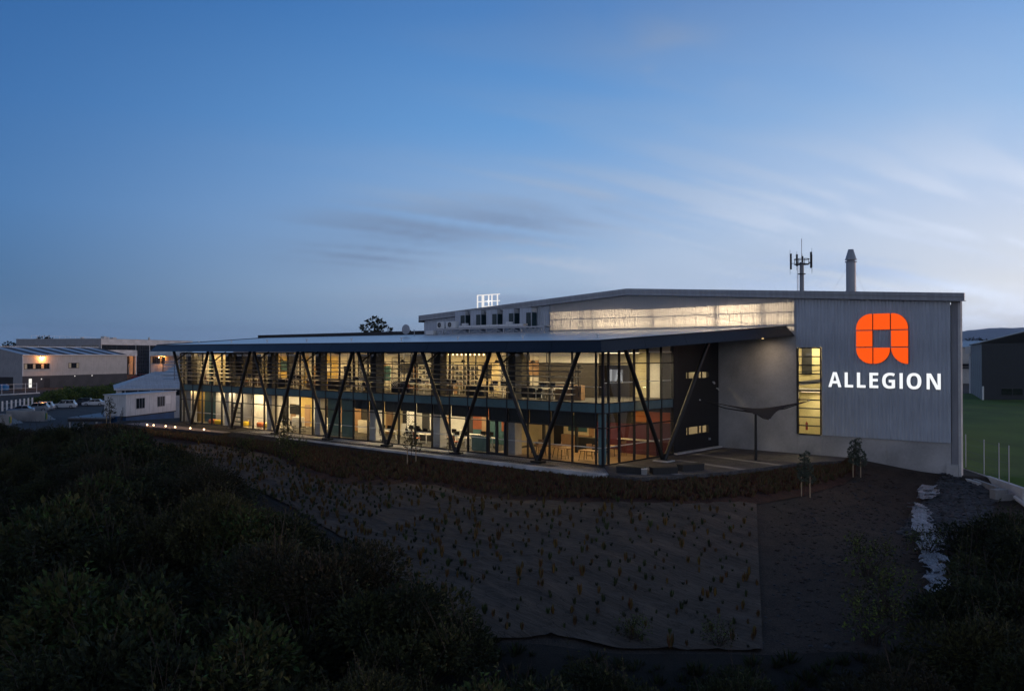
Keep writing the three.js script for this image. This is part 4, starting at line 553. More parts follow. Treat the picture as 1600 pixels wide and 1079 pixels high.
  for (const [k, a, h, r] of [[0, 3.35, 1.9, 1.25], [1, .55, 1.5, 1.1], [2, -.25, 1.9, 1.3], [3, 1.9, 1.4, 1.1], [4, 4.6, 1.4, 1.1]]) { const x = Math.cos(a) * r, z = -Math.sin(a) * r; part(ms, 'panel_antenna', [rbox(x, 18.55, z, .22, h, .14, .04), bar([x * .7, 18.3, z * .7], [x, 18.3, z], .06)], M.charcoal); part(ms, 'aerial_rod', tube([x * 1.08, 18.5 - h * .8, z], [x * 1.08, 18.5 + h * .75, z], .02, 5), M.darkSteel); }
  part(ms, 'platform', new THREE.CylinderGeometry(.45, .45, .08, 16).translate(0, 17.0, 0), M.darkSteel); const ld = []; for (let y = 10; y < 17; y += .35) ld.push(box(-.45, y, .1, .04, .03, .3)); ld.push(bx(-.47, -.43, 10, 18, -.05, -.01), bx(-.47, -.43, 10, 18, .23, .27)); part(ms, 'ladder', ld, M.galv);
}
// soffit downlight washing the concrete wall
{ const y = soffitY(3.4, -13.9); const d = thing('soffit_lamp', 'small round lamp under the canopy washing the concrete wall', 'lamp', [4.6, y - .02, -14.1]); part(d, 'can', new THREE.CylinderGeometry(.14, .14, .12, 16), M.white); part(d, 'lens', new THREE.CylinderGeometry(.1, .1, .03, 16).translate(0, -.07, 0), M.lampWarm); const s = new THREE.SpotLight(rgb(1, .74, .5), 4.5, 0, 1.25, 1, 2); s.position.set(4.6, y - .14, -14.1); s.target.position.set(4.5, 4.2, -15.9); s.castShadow = true; s.name = 'soffit_spot'; scene.add(s, s.target); }
// patio: shade sail, benches
{
  const sh = thing('shade_sail', 'dark four cornered shade sail held by arms on a single black post', 'shade umbrella', [6.2, 0, -9.6]);
  part(sh, 'post', new THREE.CylinderGeometry(.085, .1, 3.55, 14).translate(0, 1.78, 0), M.steel); part(sh, 'base_plate', new THREE.CylinderGeometry(.3, .3, .04, 20).translate(0, .045, 0), M.steel);
  const c = [[-3.05, 4.25, 2.35], [1.35, 2.98, -1.5 + 2.2], [2.75, 4.2, -2.6], [-1.2, 3.3, -1.9]]; const n = 14, vx = [];
  const edge = (a, b, t) => { const p = mix3(a, b, t), k = .30 * 4 * t * (1 - t); return [lerp(p[0], -.05, k), lerp(p[1], 3.62, k), lerp(p[2], -.3, k)]; };
  const pt = (u, v) => { const e0 = edge(c[0], c[1], u), e2 = edge(c[3], c[2], u), f0 = edge(c[0], c[3], v), f1 = edge(c[1], c[2], v), bl = bil(c[0], c[1], c[2], c[3], u, v); return [0, 1, 2].map((k) => lerp(e0[k], e2[k], v) + lerp(f0[k], f1[k], u) - bl[k]); };
  const f = []; for (let i = 0; i < n; i++) for (let j = 0; j < n; j++) f.push([pt(i / n, j / n), pt((i + 1) / n, j / n), pt((i + 1) / n, (j + 1) / n), pt(i / n, (j + 1) / n)]); part(sh, 'canopy_cloth', quads(f), M.sailCloth);
  for (const k of c) { part(sh, 'arm', [tube([0, 3.35, 0], [k[0] * .55, lerp(3.35, k[1], .5) - .12, k[2] * .55], .05, 8, .04), tube([k[0] * .55, lerp(3.35, k[1], .5) - .12, k[2] * .55], k, .04, 8, .025)], M.steel); part(sh, 'corner_fitting', new THREE.SphereGeometry(.06, 8, 6).translate(...k), M.galv); }
  const bench = (l, a, b) => { const dx = b[0] - a[0], dz = b[1] - a[1], L = Math.hypot(dx, dz), t = thing('bench', l, 'bench', [(a[0] + b[0]) / 2, .035, (a[1] + b[1]) / 2], Math.atan2(-dz, dx), 'dark box benches on the patio'); part(t, 'plinth', bx(-L / 2, L / 2, 0, .36, -.3, .3), M.blackClad); for (let k = 0; k < 4; k++) part(t, 'slat', bx(-L / 2 - .02, L / 2 + .02, .365, .42, -.32 + k * .165, -.32 + k * .165 + .145), M.darkWood); };
  bench('dark box bench nearest the glass corner of the office', [2.35, 1.75], [4.0, 1.2]); bench('dark box bench in the middle of the row of three', [4.35, 1.0], [5.3, -.35]); bench('dark box bench farthest right of the row of three', [5.05, -1.25], [5.65, -2.9]);
  const pl = thing('planter_box', 'small grey concrete block between the first two benches', 'block', [4.2, .035, 1.55], .5); part(pl, 'block_body', rbox(0, .17, 0, .34, .34, .5, .02), M.concrete); part(pl, 'block_cap', box(0, .35, 0, .36, .03, .52), M.paleConcrete);
}
// deck lamps
{
  const sp = [[-54.1, 5.3], [-53.2, 5.05], [-51.2, 4.75], [-49.4, 4.65], [-47.0, 4.3], [-44.7, 4.1]], nm = ['first', 'second', 'third', 'fourth', 'fifth', 'sixth'];
  sp.forEach(([x, z], i) => { const t = thing('deck_lamp', `small round warm deck lamp, ${nm[i]} from the left along the deck edge`, 'deck lamp', [x, -.03, z], 0, 'lamps along the deck edge'); part(t, 'stem', new THREE.CylinderGeometry(.05, .06, .14, 10).translate(0, .07, 0), M.galv); part(t, 'globe', new THREE.SphereGeometry(.085, 12, 8).translate(0, .18, 0), M.spotWarm); pointLight([1, .6, .3], .5, [x, .19, z], 2); });
}

// ------------------------------------------------------------------ vegetation
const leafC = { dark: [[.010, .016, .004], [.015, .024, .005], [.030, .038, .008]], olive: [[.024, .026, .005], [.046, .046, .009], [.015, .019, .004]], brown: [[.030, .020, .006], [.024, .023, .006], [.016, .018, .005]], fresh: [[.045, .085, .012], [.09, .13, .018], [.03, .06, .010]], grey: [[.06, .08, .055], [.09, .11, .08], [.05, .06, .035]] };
function leafGeometry(list) { // [x,y,z, dirx,diry,dirz, length, width, colour]
  const n = list.length, p = new Float32Array(n * 18), c = new Float32Array(n * 18), nn = new Float32Array(n * 18), A = V3(), S = V3(), N = V3(), U = V3();
  list.forEach((l, i) => {
    A.set(l[3], l[4], l[5]).normalize(); U.set(Math.sin(i * 12.9), Math.cos(i * 7.7), Math.sin(i * 4.3)); S.crossVectors(A, U).normalize(); N.crossVectors(S, A).normalize();
    const L = l[6], w = l[7] / 2, mx = l[0] + A.x * L * .45, my = l[1] + A.y * L * .45, mz = l[2] + A.z * L * .45, dr = L * .12, o = i * 18;
    const q = [l[0], l[1], l[2], mx + S.x * w + N.x * dr, my + S.y * w + N.y * dr, mz + S.z * w + N.z * dr, l[0] + A.x * L, l[1] + A.y * L - dr * .6, l[2] + A.z * L, l[0], l[1], l[2], l[0] + A.x * L, l[1] + A.y * L - dr * .6, l[2] + A.z * L, mx - S.x * w + N.x * dr, my - S.y * w + N.y * dr, mz - S.z * w + N.z * dr];
    p.set(q, o); for (let k = 0; k < 6; k++) c.set(l[8], o + k * 3);
  });
  const g = new THREE.BufferGeometry(); g.setAttribute('position', new THREE.BufferAttribute(p, 3)); g.setAttribute('color', new THREE.BufferAttribute(c, 3)); g.computeVertexNormals(); return g;
}
function plantMesh(parent, name, geo, m) { const o = new THREE.Mesh(geo, m); o.name = name; o.castShadow = o.receiveShadow = true; parent.add(o); return o; }
function crownLeaves(R, lobes, n, L, cols, up = .3) {
  const out = []; const vol = lobes.reduce((s, l) => s + l[3] * l[3], 0);
  for (const [cx, cy, cz, r, sy = 1] of lobes) { const k = Math.round(n * r * r / vol); const tone = R();
    for (let i = 0; i < k; i++) { let x, y, z, d; do { x = R() * 2 - 1; y = R() * 2 - 1; z = R() * 2 - 1; d = x * x + y * y + z * z; } while (d > 1 || d < .01); const q = Math.sqrt(d), rr = r * (.62 + .45 * Math.pow(R(), .8)) / q; const nx = x / q, ny = y / q, nz = z / q; const c = cols[Math.floor((tone * .6 + R() * .4) * cols.length * .999)], v = .65 + R() * .7; const l = L * (.6 + R() * .8);
      out.push([cx + x * rr, cy + y * rr * sy, cz + z * rr, nx + (R() - .5) * 1.3, ny + up + (R() - .5) * 1.1, nz + (R() - .5) * 1.3, l, l * (.4 + R() * .25), [c[0] * v, c[1] * v, c[2] * v]]); } }
  return out;
}
function makeShrub(seed, n, L, cols, rad = 2.3, hgt = 3.2) { // base at 0, crown of many lobes with sprigs standing out
  const R = rng(seed), g = new THREE.Group(), lobes = []; for (let i = 0; i < 20; i++) { const a = R() * 6.283, q = Math.sqrt(R()) * rad * .8, h = hgt * (.35 + .5 * R() * (1 - q / rad * .5)); lobes.push([Math.cos(a) * q, h, Math.sin(a) * q, rad * (.24 + R() * .2), .85]); }
  const list = crownLeaves(R, lobes, n, L, cols); const stems = [];
  for (let i = 0; i < 40; i++) { const l = lobes[Math.floor(R() * lobes.length)], a = R() * 6.283, p0 = [l[0] + Math.cos(a) * l[3] * .6, l[1] + l[3] * .5, l[2] + Math.sin(a) * l[3] * .6], d = [(R() - .5) * .9, .7 + R() * .5, (R() - .5) * .9], ln = .35 + R() * .65; stems.push(tube(p0, [p0[0] + d[0] * ln, p0[1] + d[1] * ln, p0[2] + d[2] * ln], .008, 3, .004)); for (let k = 0; k < 8; k++) { const t = .25 + .1 * k, c = cols[Math.floor(R() * cols.length)], v = .9 + R() * .9; list.push([p0[0] + d[0] * ln * t, p0[1] + d[1] * ln * t, p0[2] + d[2] * ln * t, R() - .5, R() * .6 - .1, R() - .5, L * (.8 + R() * .5), L * .42, [c[0] * v, c[1] * v, c[2] * v]]); } }
  for (let i = 0; i < 7; i++) { const l = lobes[Math.floor(R() * lobes.length)], a = R() * 6.283, e = [l[0] + Math.cos(a) * .5, l[1] + l[3] + .35 + R() * .5, l[2] + Math.sin(a) * .5]; stems.push(tube([l[0], l[1], l[2]], e, .014, 4, .005), tube([lerp(l[0], e[0], .6), lerp(l[1], e[1], .6), lerp(l[2], e[2], .6)], [e[0] + (R() - .5) * .6, e[1] + .1, e[2] + (R() - .5) * .6], .008, 3, .003)); }
  for (const l of lobes) { const m = [l[0] * .45, l[1] * .5, l[2] * .45]; stems.push(tube([l[0] * .1, -.6, l[2] * .1], m, .05, 5, .035), tube(m, [l[0], l[1], l[2]], .035, 5, .012)); }
  plantMesh(g, 'foliage', leafGeometry(list), M.leaf); part(g, 'stems', stems, M.bark); return g;
}
function makeTree(seed, n, L, cols, h, rad, trunkH) { const R = rng(seed), g = new THREE.Group(), lobes = [], st = [tube([0, -1, 0], [0, trunkH, 0], rad * .09, 8, rad * .05)]; for (let i = 0; i < 22; i++) { const t = i / 21, y = trunkH * .6 + (h - trunkH * .6) * t, w = rad * (1 - t * .78) * (.5 + .5 * Math.min(1, t * 4 + .4)), a = i * 2.4 + R(); const r = rad * (.34 - .16 * t) * (.8 + R() * .5); lobes.push([Math.cos(a) * w * .75, y, Math.sin(a) * w * .75, r, .6]); st.push(tube([0, y * .85, 0], [Math.cos(a) * w * .75, y, Math.sin(a) * w * .75], rad * .03, 5, rad * .01)); } plantMesh(g, 'crown', leafGeometry(crownLeaves(R, lobes, n, L, cols)), M.leaf); part(g, 'trunk', st, M.bark); return g; }
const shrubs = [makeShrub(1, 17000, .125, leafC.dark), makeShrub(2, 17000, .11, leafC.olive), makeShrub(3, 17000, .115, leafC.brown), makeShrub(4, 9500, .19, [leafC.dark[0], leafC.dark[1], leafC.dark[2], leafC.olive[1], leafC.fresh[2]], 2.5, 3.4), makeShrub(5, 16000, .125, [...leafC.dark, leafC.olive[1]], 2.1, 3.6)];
const sprout = makeShrub(8, 420, .17, [...leafC.olive, leafC.fresh[1], leafC.fresh[1]], 1.7, 2.6), hedgeP = makeShrub(9, 5000, .34, leafC.fresh, 3.2, 3.4);
function plant(proto, name, label, cat, x, y, z, s, turn, group) { const c = proto.clone(); c.name = numbered(name); c.position.set(x, y, z); c.rotation.y = turn; if (Array.isArray(s)) c.scale.set(...s); else c.scale.setScalar(s); tag(c, label, cat, group); scene.add(c); return c; }
tag(mesh(scene, 'thicket_shade', drape([[-70, 8], [-50, 8.2], [-42, 9.4], [-36.8, 10.9], [-23.3, 14.0], [-10.1, 17.6], [0, 20.6], [5, 22.7], [9.8, 24.4], [12.4, 24.8], [14, 23], [16, 21.9], [18, 20.4], [20.3, 18.4], [22, 16.5], [25, 15], [30, 13]], [[-70, 46], [-60, 48], [-50, 50], [-40, 50], [-30, 50], [-20, 50], [-10, 50], [0, 50], [10, 48], [18, 44], [26, 38], [31, 32], [35, 26], [38, 20], [40, 14]], 220, 60, (x, z) => H(x, z) + .05 + .06 * fbm(x, z, 3, 0, 0, 8)), mat([.018, .015, .009], { map: T.soil, m: 2, bump: T.chips, bm: 1, bs: .05, roughness: 1 })), null, null, null, 'structure');  // dark sheet with the shade under the thicket put into its colour
{ // the dark thicket in front; the point given is where the top of each shrub shows
  const G = 'shrubs of the dark thicket in the foreground';
  const B = [
    [-62.5, -.5, 15.5, 1, 1.25, 'rounded dark shrub at the left edge, below the gravel bins'], [-66, -.7, 10, 0, 1.2, 'green shrub farthest back on the left, below the cars'], [-58, -.3, 10.3, 4, 1.2, 'green shrub below the dark flat canopy'], [-48, -.9, 11.2, 1, 1.1, 'olive shrub left below the lamps of the deck'], [-53, -.6, 11.5, 2, 1.15, 'brownish shrub below the blue wall'],
    [-47, -1.0, 20, 2, 1.3, 'brown tinged shrub behind the left edge of the thicket'], [-36, -1.0, 14.5, 0, 1.15, 'dark shrub at the left end of the matting'], [-30, -.7, 15.5, 1, 1.1, 'olive shrub with pale sprigs beside the matting'], [-37, -1.2, 20.3, 0, 1.25, 'dark green shrub in the second row from the back'], [-28.5, -1.2, 20.6, 4, 1.25, 'tall dark shrub in the middle of the thicket'],
    [-24, -.9, 17.5, 1, 1.0, 'olive shrub reaching over the left part of the matting'], [-20, -1.0, 22.5, 2, 1.2, 'rust tinted shrub in the middle of the thicket'], [-14.5, -1.0, 19.8, 0, 1.0, 'dark shrub on the edge of the matting'], [-28, -1.5, 29.5, 3, 1.35, 'large leaved dark shrub at the left edge'], [-19.5, -1.6, 28.6, 0, 1.25, 'dark shrub left of the middle'], [-12.5, -1.5, 25.8, 4, 1.2, 'upright dark shrub in the middle foreground'],
    [-7, -1.1, 22.6, 1, 1.05, 'olive shrub at the lower left corner of the matting'], [-.5, -1.2, 23.5, 0, 1.05, 'dark shrub below the lower left corner of the matting'], [-4.5, -1.7, 29, 2, 1.2, 'brown tinged shrub in the lower middle'], [-11.5, -1.9, 34.5, 3, 1.3, 'large leaved dark shrub in the lower left'], [-3.2, -1.9, 34, 0, 1.2, 'dark shrub in the lower left quarter'], [4.5, -1.6, 27.2, 4, 1.05, 'dark shrub beside the lower edge of the matting'],
    [3.5, -1.9, 33, 1, 1.1, 'olive shrub low in the left half'], [8.2, -1.5, 30, 3, 1.0, 'large leaved shrub low in the middle'], [12.6, -1.2, 28.2, 4, .95, 'leafy shrub standing out against the lower matting'], [6.6, -2.0, 36.6, 0, 1.05, 'dark shrub in the lower left corner'], [11.2, -1.7, 34, 3, .9, 'broad leaved shrub at the bottom left of the middle'], [15.4, -1.5, 31.6, 1, .8, 'olive shrub at the bottom middle'], [17.8, -1.8, 29.8, 3, .75, 'broad leaved shrub at the bottom, right of the olive one'],
    [22.9, -1.2, -1.0, 0, 1.1, 'dark shrub behind the rubble on the right'], [25, -1.5, 4.2, 4, 1.15, 'tall dark shrub right of the white cloth'], [28.5, -1.3, 1.5, 3, 1.3, 'dark shrub at the right edge below the fence'], [24.4, -2.0, 9.5, 0, 1.05, 'dark shrub at the lower end of the white cloth'], [27.8, -2.0, 9.8, 2, 1.15, 'brownish dark shrub at the right edge'], [26.8, -2.2, 15.2, 1, 1.0, 'dark olive shrub in the lower right corner'], [29.5, -2.0, 17, 0, .9, 'dark shrub cut by the lower right corner'],
    [24.5, -2.6, 20.2, 2, .75, 'brown shrub at the bottom right'], [21.2, -2.9, 23.6, 0, .7, 'dark shrub at the bottom under the matting'], [18.6, -2.9, 26.2, 4, .7, 'dark shrub at the bottom, left of the matting corner']];
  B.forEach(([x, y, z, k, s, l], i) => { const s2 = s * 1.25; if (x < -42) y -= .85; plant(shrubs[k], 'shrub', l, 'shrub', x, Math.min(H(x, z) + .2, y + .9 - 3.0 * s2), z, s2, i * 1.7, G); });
  { const R = rng(61), zone = [[-60, -40, 9, 20, 'far left part'], [-42, -22, 18, 27, 'back'], [-26, -8, 21, 34, 'middle'], [-10, 8, 25, 38, 'front']]; for (const [x0, x1, z0, z1, w] of zone) for (let i = 0; i < 11; i++) { const x = x0 + R() * (x1 - x0), z = z0 + R() * (z1 - z0), k = Math.floor(R() * 5), s = (x < -36 ? .75 : 1) + R() * .4; if (z < 8.5 + (x + 40) * .42) continue; plant(shrubs[k], 'shrub', `dark shrub filling the ${w} of the foreground thicket`, 'shrub', x, H(x, z) - (x < -36 ? .9 : .3), z, s, R() * 6, `filling shrubs of the thicket, ${w}`); } }
  [[19.6, 7.2, .75, 'thin yellowish shrub on the bare soil right of the matting'], [21.8, 11.6, .8, 'yellowish sprouting shrub below the bare soil'], [20.6, 2.2, .6, 'small yellow green shrub beside the white cloth'], [22.4, 15.0, .75, 'sparse yellow leaved shrub at the lower right of the soil'], [15.9, 20.4, .4, 'sparse leafy sprout at the lower edge of the matting'], [18.4, 18.8, .4, 'sparse sprout at the lower right corner of the matting']].forEach(([x, z, s, l], i) => plant(sprout, 'sprouting_shrub', l, 'shrub', x, H(x, z) - .1, z, s, i * 2.1, 'sparse shrubs by the matting'));
  [[-27.5, 6.4, .75, 'loose leafy shrub before the mulch bed on the left'], [-24.6, 7.6, .8, 'loose grey green shrub at the left end of the mulch bed'], [-31, 8.0, .7, 'low leafy shrub at the far left of the matting']].forEach(([x, z, s, l], i) => plant(sprout, 'sprouting_shrub', l, 'shrub', x, H(x, z) - .1, z, s, i * 1.3, 'loose shrubs at the mulch bed'));
}
{ // bank planting behind the parked cars, far trees
  const pts = [[-172, -28], [-178, -33], [-184, -38], [-188, -44], [-193, -49], [-199, -55], [-205, -60], [-212, -66], [-178, -40], [-186, -50], [-196, -60]];
  pts.forEach(([x, z], i) => plant(hedgeP, 'bank_shrub', 'green shrub on the bank behind the parked cars, ' + ['first', 'second', 'third', 'fourth', 'fifth', 'sixth', 'seventh', 'eighth', 'ninth', 'tenth', 'eleventh'][i] + ' from the left', 'shrub', x, -4.6, z, [1.25, .95 + (i % 3) * .12, 1.25], i * 2.2, 'shrubs on the bank behind the cars'));
  const tA = makeTree(21, 2600, .55, [[.02, .03, .018], [.03, .04, .02], [.015, .022, .014]], 16, 4.4, 6), tB = makeTree(22, 2200, .8, [[.02, .026, .02], [.03, .036, .024]], 12, 7, 4);
  plant(tA, 'conifer', 'dark spreading tree standing behind the office roof', 'tree', -94.5, -3.2, -58, [1.35, 1.06, 1.35], 0);
  [[-402, -62, 1.5, 'dark tree at the left edge behind the grey warehouse'], [-392, -74, 1.0, 'low dark tree second from the left edge'], [-405, -96, 1.1, 'dark tree left of the white office block'], [-398, -108, 1.3, 'dark rounded tree against the grey end of the office block']].forEach(([x, z, s, l], i) => plant(tB, 'tree', l, 'tree', x, -1, z, [s * 1.3, s, s * 1.3], i * 1.9, 'dark trees on the left skyline'));
  const tl = []; const R = rng(77); for (let i = 0; i < 60; i++) { const a = .36 + R() * .5, d = 420 + R() * 130, x = 33 + (FW.x * Math.cos(a) + RT.x * Math.sin(a)) * d, z = 46 + (FW.z * Math.cos(a) + RT.z * Math.sin(a)) * d; tl.push([x, -3, z, .8 + R() * .7]); }
  const dm = new THREE.InstancedMesh(tB.children[0].geometry, M.leaf, tl.length), o = new THREE.Object3D(); tl.forEach(([x, y, z, s], i) => { o.position.set(x, y, z); o.scale.set(s * 1.4, s, s * 1.4); o.rotation.y = i; o.updateMatrix(); dm.setMatrixAt(i, o.matrix); }); dm.name = 'far_woods'; dm.userData.kind = 'stuff'; scene.add(dm);
}
// staked saplings
{
  const mk = (seed, h, cols, n, wide) => { const R = rng(seed), g = new THREE.Group(), lobes = []; for (let i = 0; i < 9; i++) { const t = i / 8, a = i * 2.4; lobes.push([Math.cos(a) * wide * .5 * (1 - t * .6), h * (.42 + .55 * t), Math.sin(a) * wide * .5 * (1 - t * .6), wide * (.42 - .2 * t), 1]); } plantMesh(g, 'crown', leafGeometry(crownLeaves(R, lobes, n, .13, cols, .5)), M.leaf); const st = [tube([0, -.1, 0], [0, h * .95, 0], .028, 6, .01)]; for (const l of lobes) st.push(tube([0, l[1] * .85, 0], [l[0], l[1], l[2]], .01, 4, .005)); part(g, 'trunk', st, M.bark); for (const s of [-.28, .28]) part(g, 'stake', tube([s, -.2, .1], [s, 1.25, .1], .035, 7), M.stake); part(g, 'tie', [bar([-.28, 1.0, .1], [.28, 1.0, .1], .02, .04)], M.charcoal); return g; };
  const a = mk(31, 2.6, leafC.grey, 1300, .66), b = mk(32, 2.5, leafC.grey, 1500, .78), c = mk(33, 3.0, [...leafC.olive, leafC.grey[0]], 420, .75), d = mk(34, 2.6, leafC.olive, 420, .7);
  plant(a, 'sapling', 'slim staked sapling at the right end of the mulch bed, before the concrete wall', 'sapling', 11.99, H(11.99, -4.15) + .02, -4.15, 1, .9, 'staked saplings'); plant(b, 'sapling', 'staked sapling standing on bare soil against the sign wall', 'sapling', 12.25, H(12.25, -12), -12, 1, .9, 'staked saplings'); plant(c, 'sapling', 'staked sapling in the mulch bed before the ground floor desks', 'sapling', -13.3, H(-13.3, 5.1) + .1, 5.1, [1.1, 1, 1.1], .9, 'staked saplings'); plant(d, 'sapling', 'leafy staked sapling in the mulch bed near the lobby', 'sapling', -29.4, H(-29.4, 5.2) + .1, 5.2, 1.15, .9, 'staked saplings'); plant(d, 'sapling', 'dark sapling before the white portable building', 'sapling', -72, H(-72, 1.5), 1.5, 1.35, .2, 'saplings');
}
// grass tussocks planted in the matting
{
  const mkTuft = (seed, cols, h, n, sp) => { const R = rng(seed), l = []; for (let i = 0; i < n; i++) { const a = R() * 6.283, q = R() * .07, lean = sp * R(); l.push([Math.cos(a) * q, -.03, Math.sin(a) * q, Math.cos(a) * lean, 1, Math.sin(a) * lean, h * (.55 + R() * .5), .02, cols[Math.floor(R() * cols.length)].map((v) => v * (.8 + R() * .8))]); } return leafGeometry(l); };
  const kinds = [['green', [[.028, .042, .010], [.04, .055, .014], [.02, .03, .008]], .46, 20, .26], ['green', [[.03, .048, .012], [.022, .033, .008]], .36, 18, .42], ['golden', [[.13, .075, .02], [.09, .052, .016], [.16, .10, .03]], .68, 22, .17], ['dark', [[.010, .014, .005], [.014, .018, .006]], .34, 18, .4], ['golden', [[.11, .066, .02], [.07, .045, .015]], .55, 20, .24], ['green', [[.06, .075, .016], [.04, .05, .013]], .56, 20, .25]].map(([c, cols, h, n, sp], i) => [c, [0, 1].map((j) => mkTuft(100 + i * 7 + j, cols, h, n, sp))]);
  const R = rng(404), A = resample(MAT_TOP, 400), Bm = resample(MAT_LOW, 400), spots = [];
  for (let row = 0; row < 28; row++) { const v = (row + .5) / 28, step = .86; const p0 = (u) => { const i = Math.round(u * 400); return [lerp(A[i][0], Bm[i][0], v), lerp(A[i][1], Bm[i][1], v)]; }; let lastP = null; for (let i = 0; i <= 400; i++) { const p = p0(i / 400); if (lastP && Math.hypot(p[0] - lastP[0], p[1] - lastP[1]) < step * (.75 + R() * .6)) continue; lastP = p; const x = p[0] + (R() - .5) * .85, z = p[1] + (R() - .5) * .8; if (x < -15 && R() < .5) continue; if (R() < .10 || i < 4 || i > 397 || fbm(x * .3, z * .3, 2, 0, 0, 313) < .27) continue; spots.push([x, z, i / 400, v]); } }
  spots.sort((a, b) => (b[0] + b[1]) - (a[0] + a[1]));
  const vis = spots.filter(([x, z]) => x > -13), stuff = new THREE.Group(); let made = 0; const rest = [];
  const rows = ['along the upper edge', 'in the middle', 'in the lower part', 'along the lower edge'], cols = ['left part', 'centre', 'right part'];
  for (const [x, z, u, v] of spots) {
    const k = R() < .30 ? 2 : R() < .2 ? 4 : R() < .3 ? 3 : [0, 1, 5, 0][Math.floor(R() * 4)], [c, gs] = kinds[k], g = gs[Math.floor(R() * 2)], s = .46 + R() * R() * .62, ry = R() * 6.28;
    if (made < 300 && x > -12) { const m = new THREE.Mesh(g, M.leaf); m.name = numbered('grass_tussock'); m.position.set(x, mattingY(x, z), z); m.rotation.y = ry; m.scale.setScalar(s); m.castShadow = m.receiveShadow = true; const where = `${rows[Math.min(3, Math.floor(v * 4))]} of the matting, ${cols[x < 0 ? 0 : x < 9 ? 1 : 2]}`; tag(m, `${c} grass tussock ${where}`, 'grass tussock', `${c} tussocks ${where}`); scene.add(m); made++; } else rest.push(g.clone().scale(s, s, s).rotateY(ry).translate(x, mattingY(x, z), z));
  }
  if (rest.length) { const m = new THREE.Mesh(mergeGeometries(rest), M.leaf); m.name = 'far_tussocks'; tag(m, 'grass tussocks in the far left of the matting', 'grass', null, 'stuff'); m.castShadow = m.receiveShadow = true; scene.add(m); }
  // young grasses crowded in the mulch bed
  const br = [mkTuft(301, [[.12, .08, .035], [.09, .062, .026], [.15, .105, .05]], .6, 22, .4), mkTuft(302, [[.08, .07, .022], [.10, .07, .03]], .52, 20, .5), mkTuft(303, [[.11, .05, .022], [.08, .04, .018]], .5, 22, .55)], TA = resample(BED_TOP, 500), TB = resample(BED_LOW, 500), per = [[], [], []];
  for (let i = 0; i < 5200; i++) { const u = Math.floor(R() * 500), v = Math.pow(R(), 1.25) * .8 + .02, x = lerp(TA[u][0], TB[u][0], v), z = lerp(TA[u][1], TB[u][1], v); per[Math.floor(R() * 3)].push([x, z, .36 + .75 * Math.min(v, .45) + R() * .35]); }
  per.forEach((L, k) => { const im = new THREE.InstancedMesh(br[k], M.leaf, L.length), o = new THREE.Object3D(); L.forEach(([x, z, s], i) => { o.position.set(x, H(x, z) + .03, z); o.rotation.y = i * 2.4; o.scale.setScalar(s); o.updateMatrix(); im.setMatrixAt(i, o.matrix); }); im.name = numbered('bed_grass'); tag(im, ['straw coloured', 'olive', 'rust brown'][k] + ' young grasses crowded in the dark mulch bed', 'grass', null, 'stuff'); im.castShadow = im.receiveShadow = true; scene.add(im); });
  // rough weeds under the thicket and on the slope
  const wd = mkTuft(305, leafC.dark, .45, 30, 1.1), W = [[], []]; for (let i = 0; i < 12000; i++) { const x = -70 + R() * 110, z = 8 + R() * 40, d = bankDist(x, z); const inMat = x > -40 && d > 4 && d < 23.5 && x < 20; if (d < 5 || inMat || (x > 12 && d < 23)) continue; W[0].push([x, z, .5 + R() * 1.0]); }
  const wm = new THREE.InstancedMesh(wd, M.leaf, W[0].length), o = new THREE.Object3D(); W[0].forEach(([x, z, s], i) => { o.position.set(x, H(x, z) - .02, z); o.rotation.y = i; o.scale.setScalar(s); o.updateMatrix(); wm.setMatrixAt(i, o.matrix); }); wm.name = 'undergrowth'; tag(wm, 'dark rough grass under the thicket', 'grass', null, 'stuff'); scene.add(wm);
}
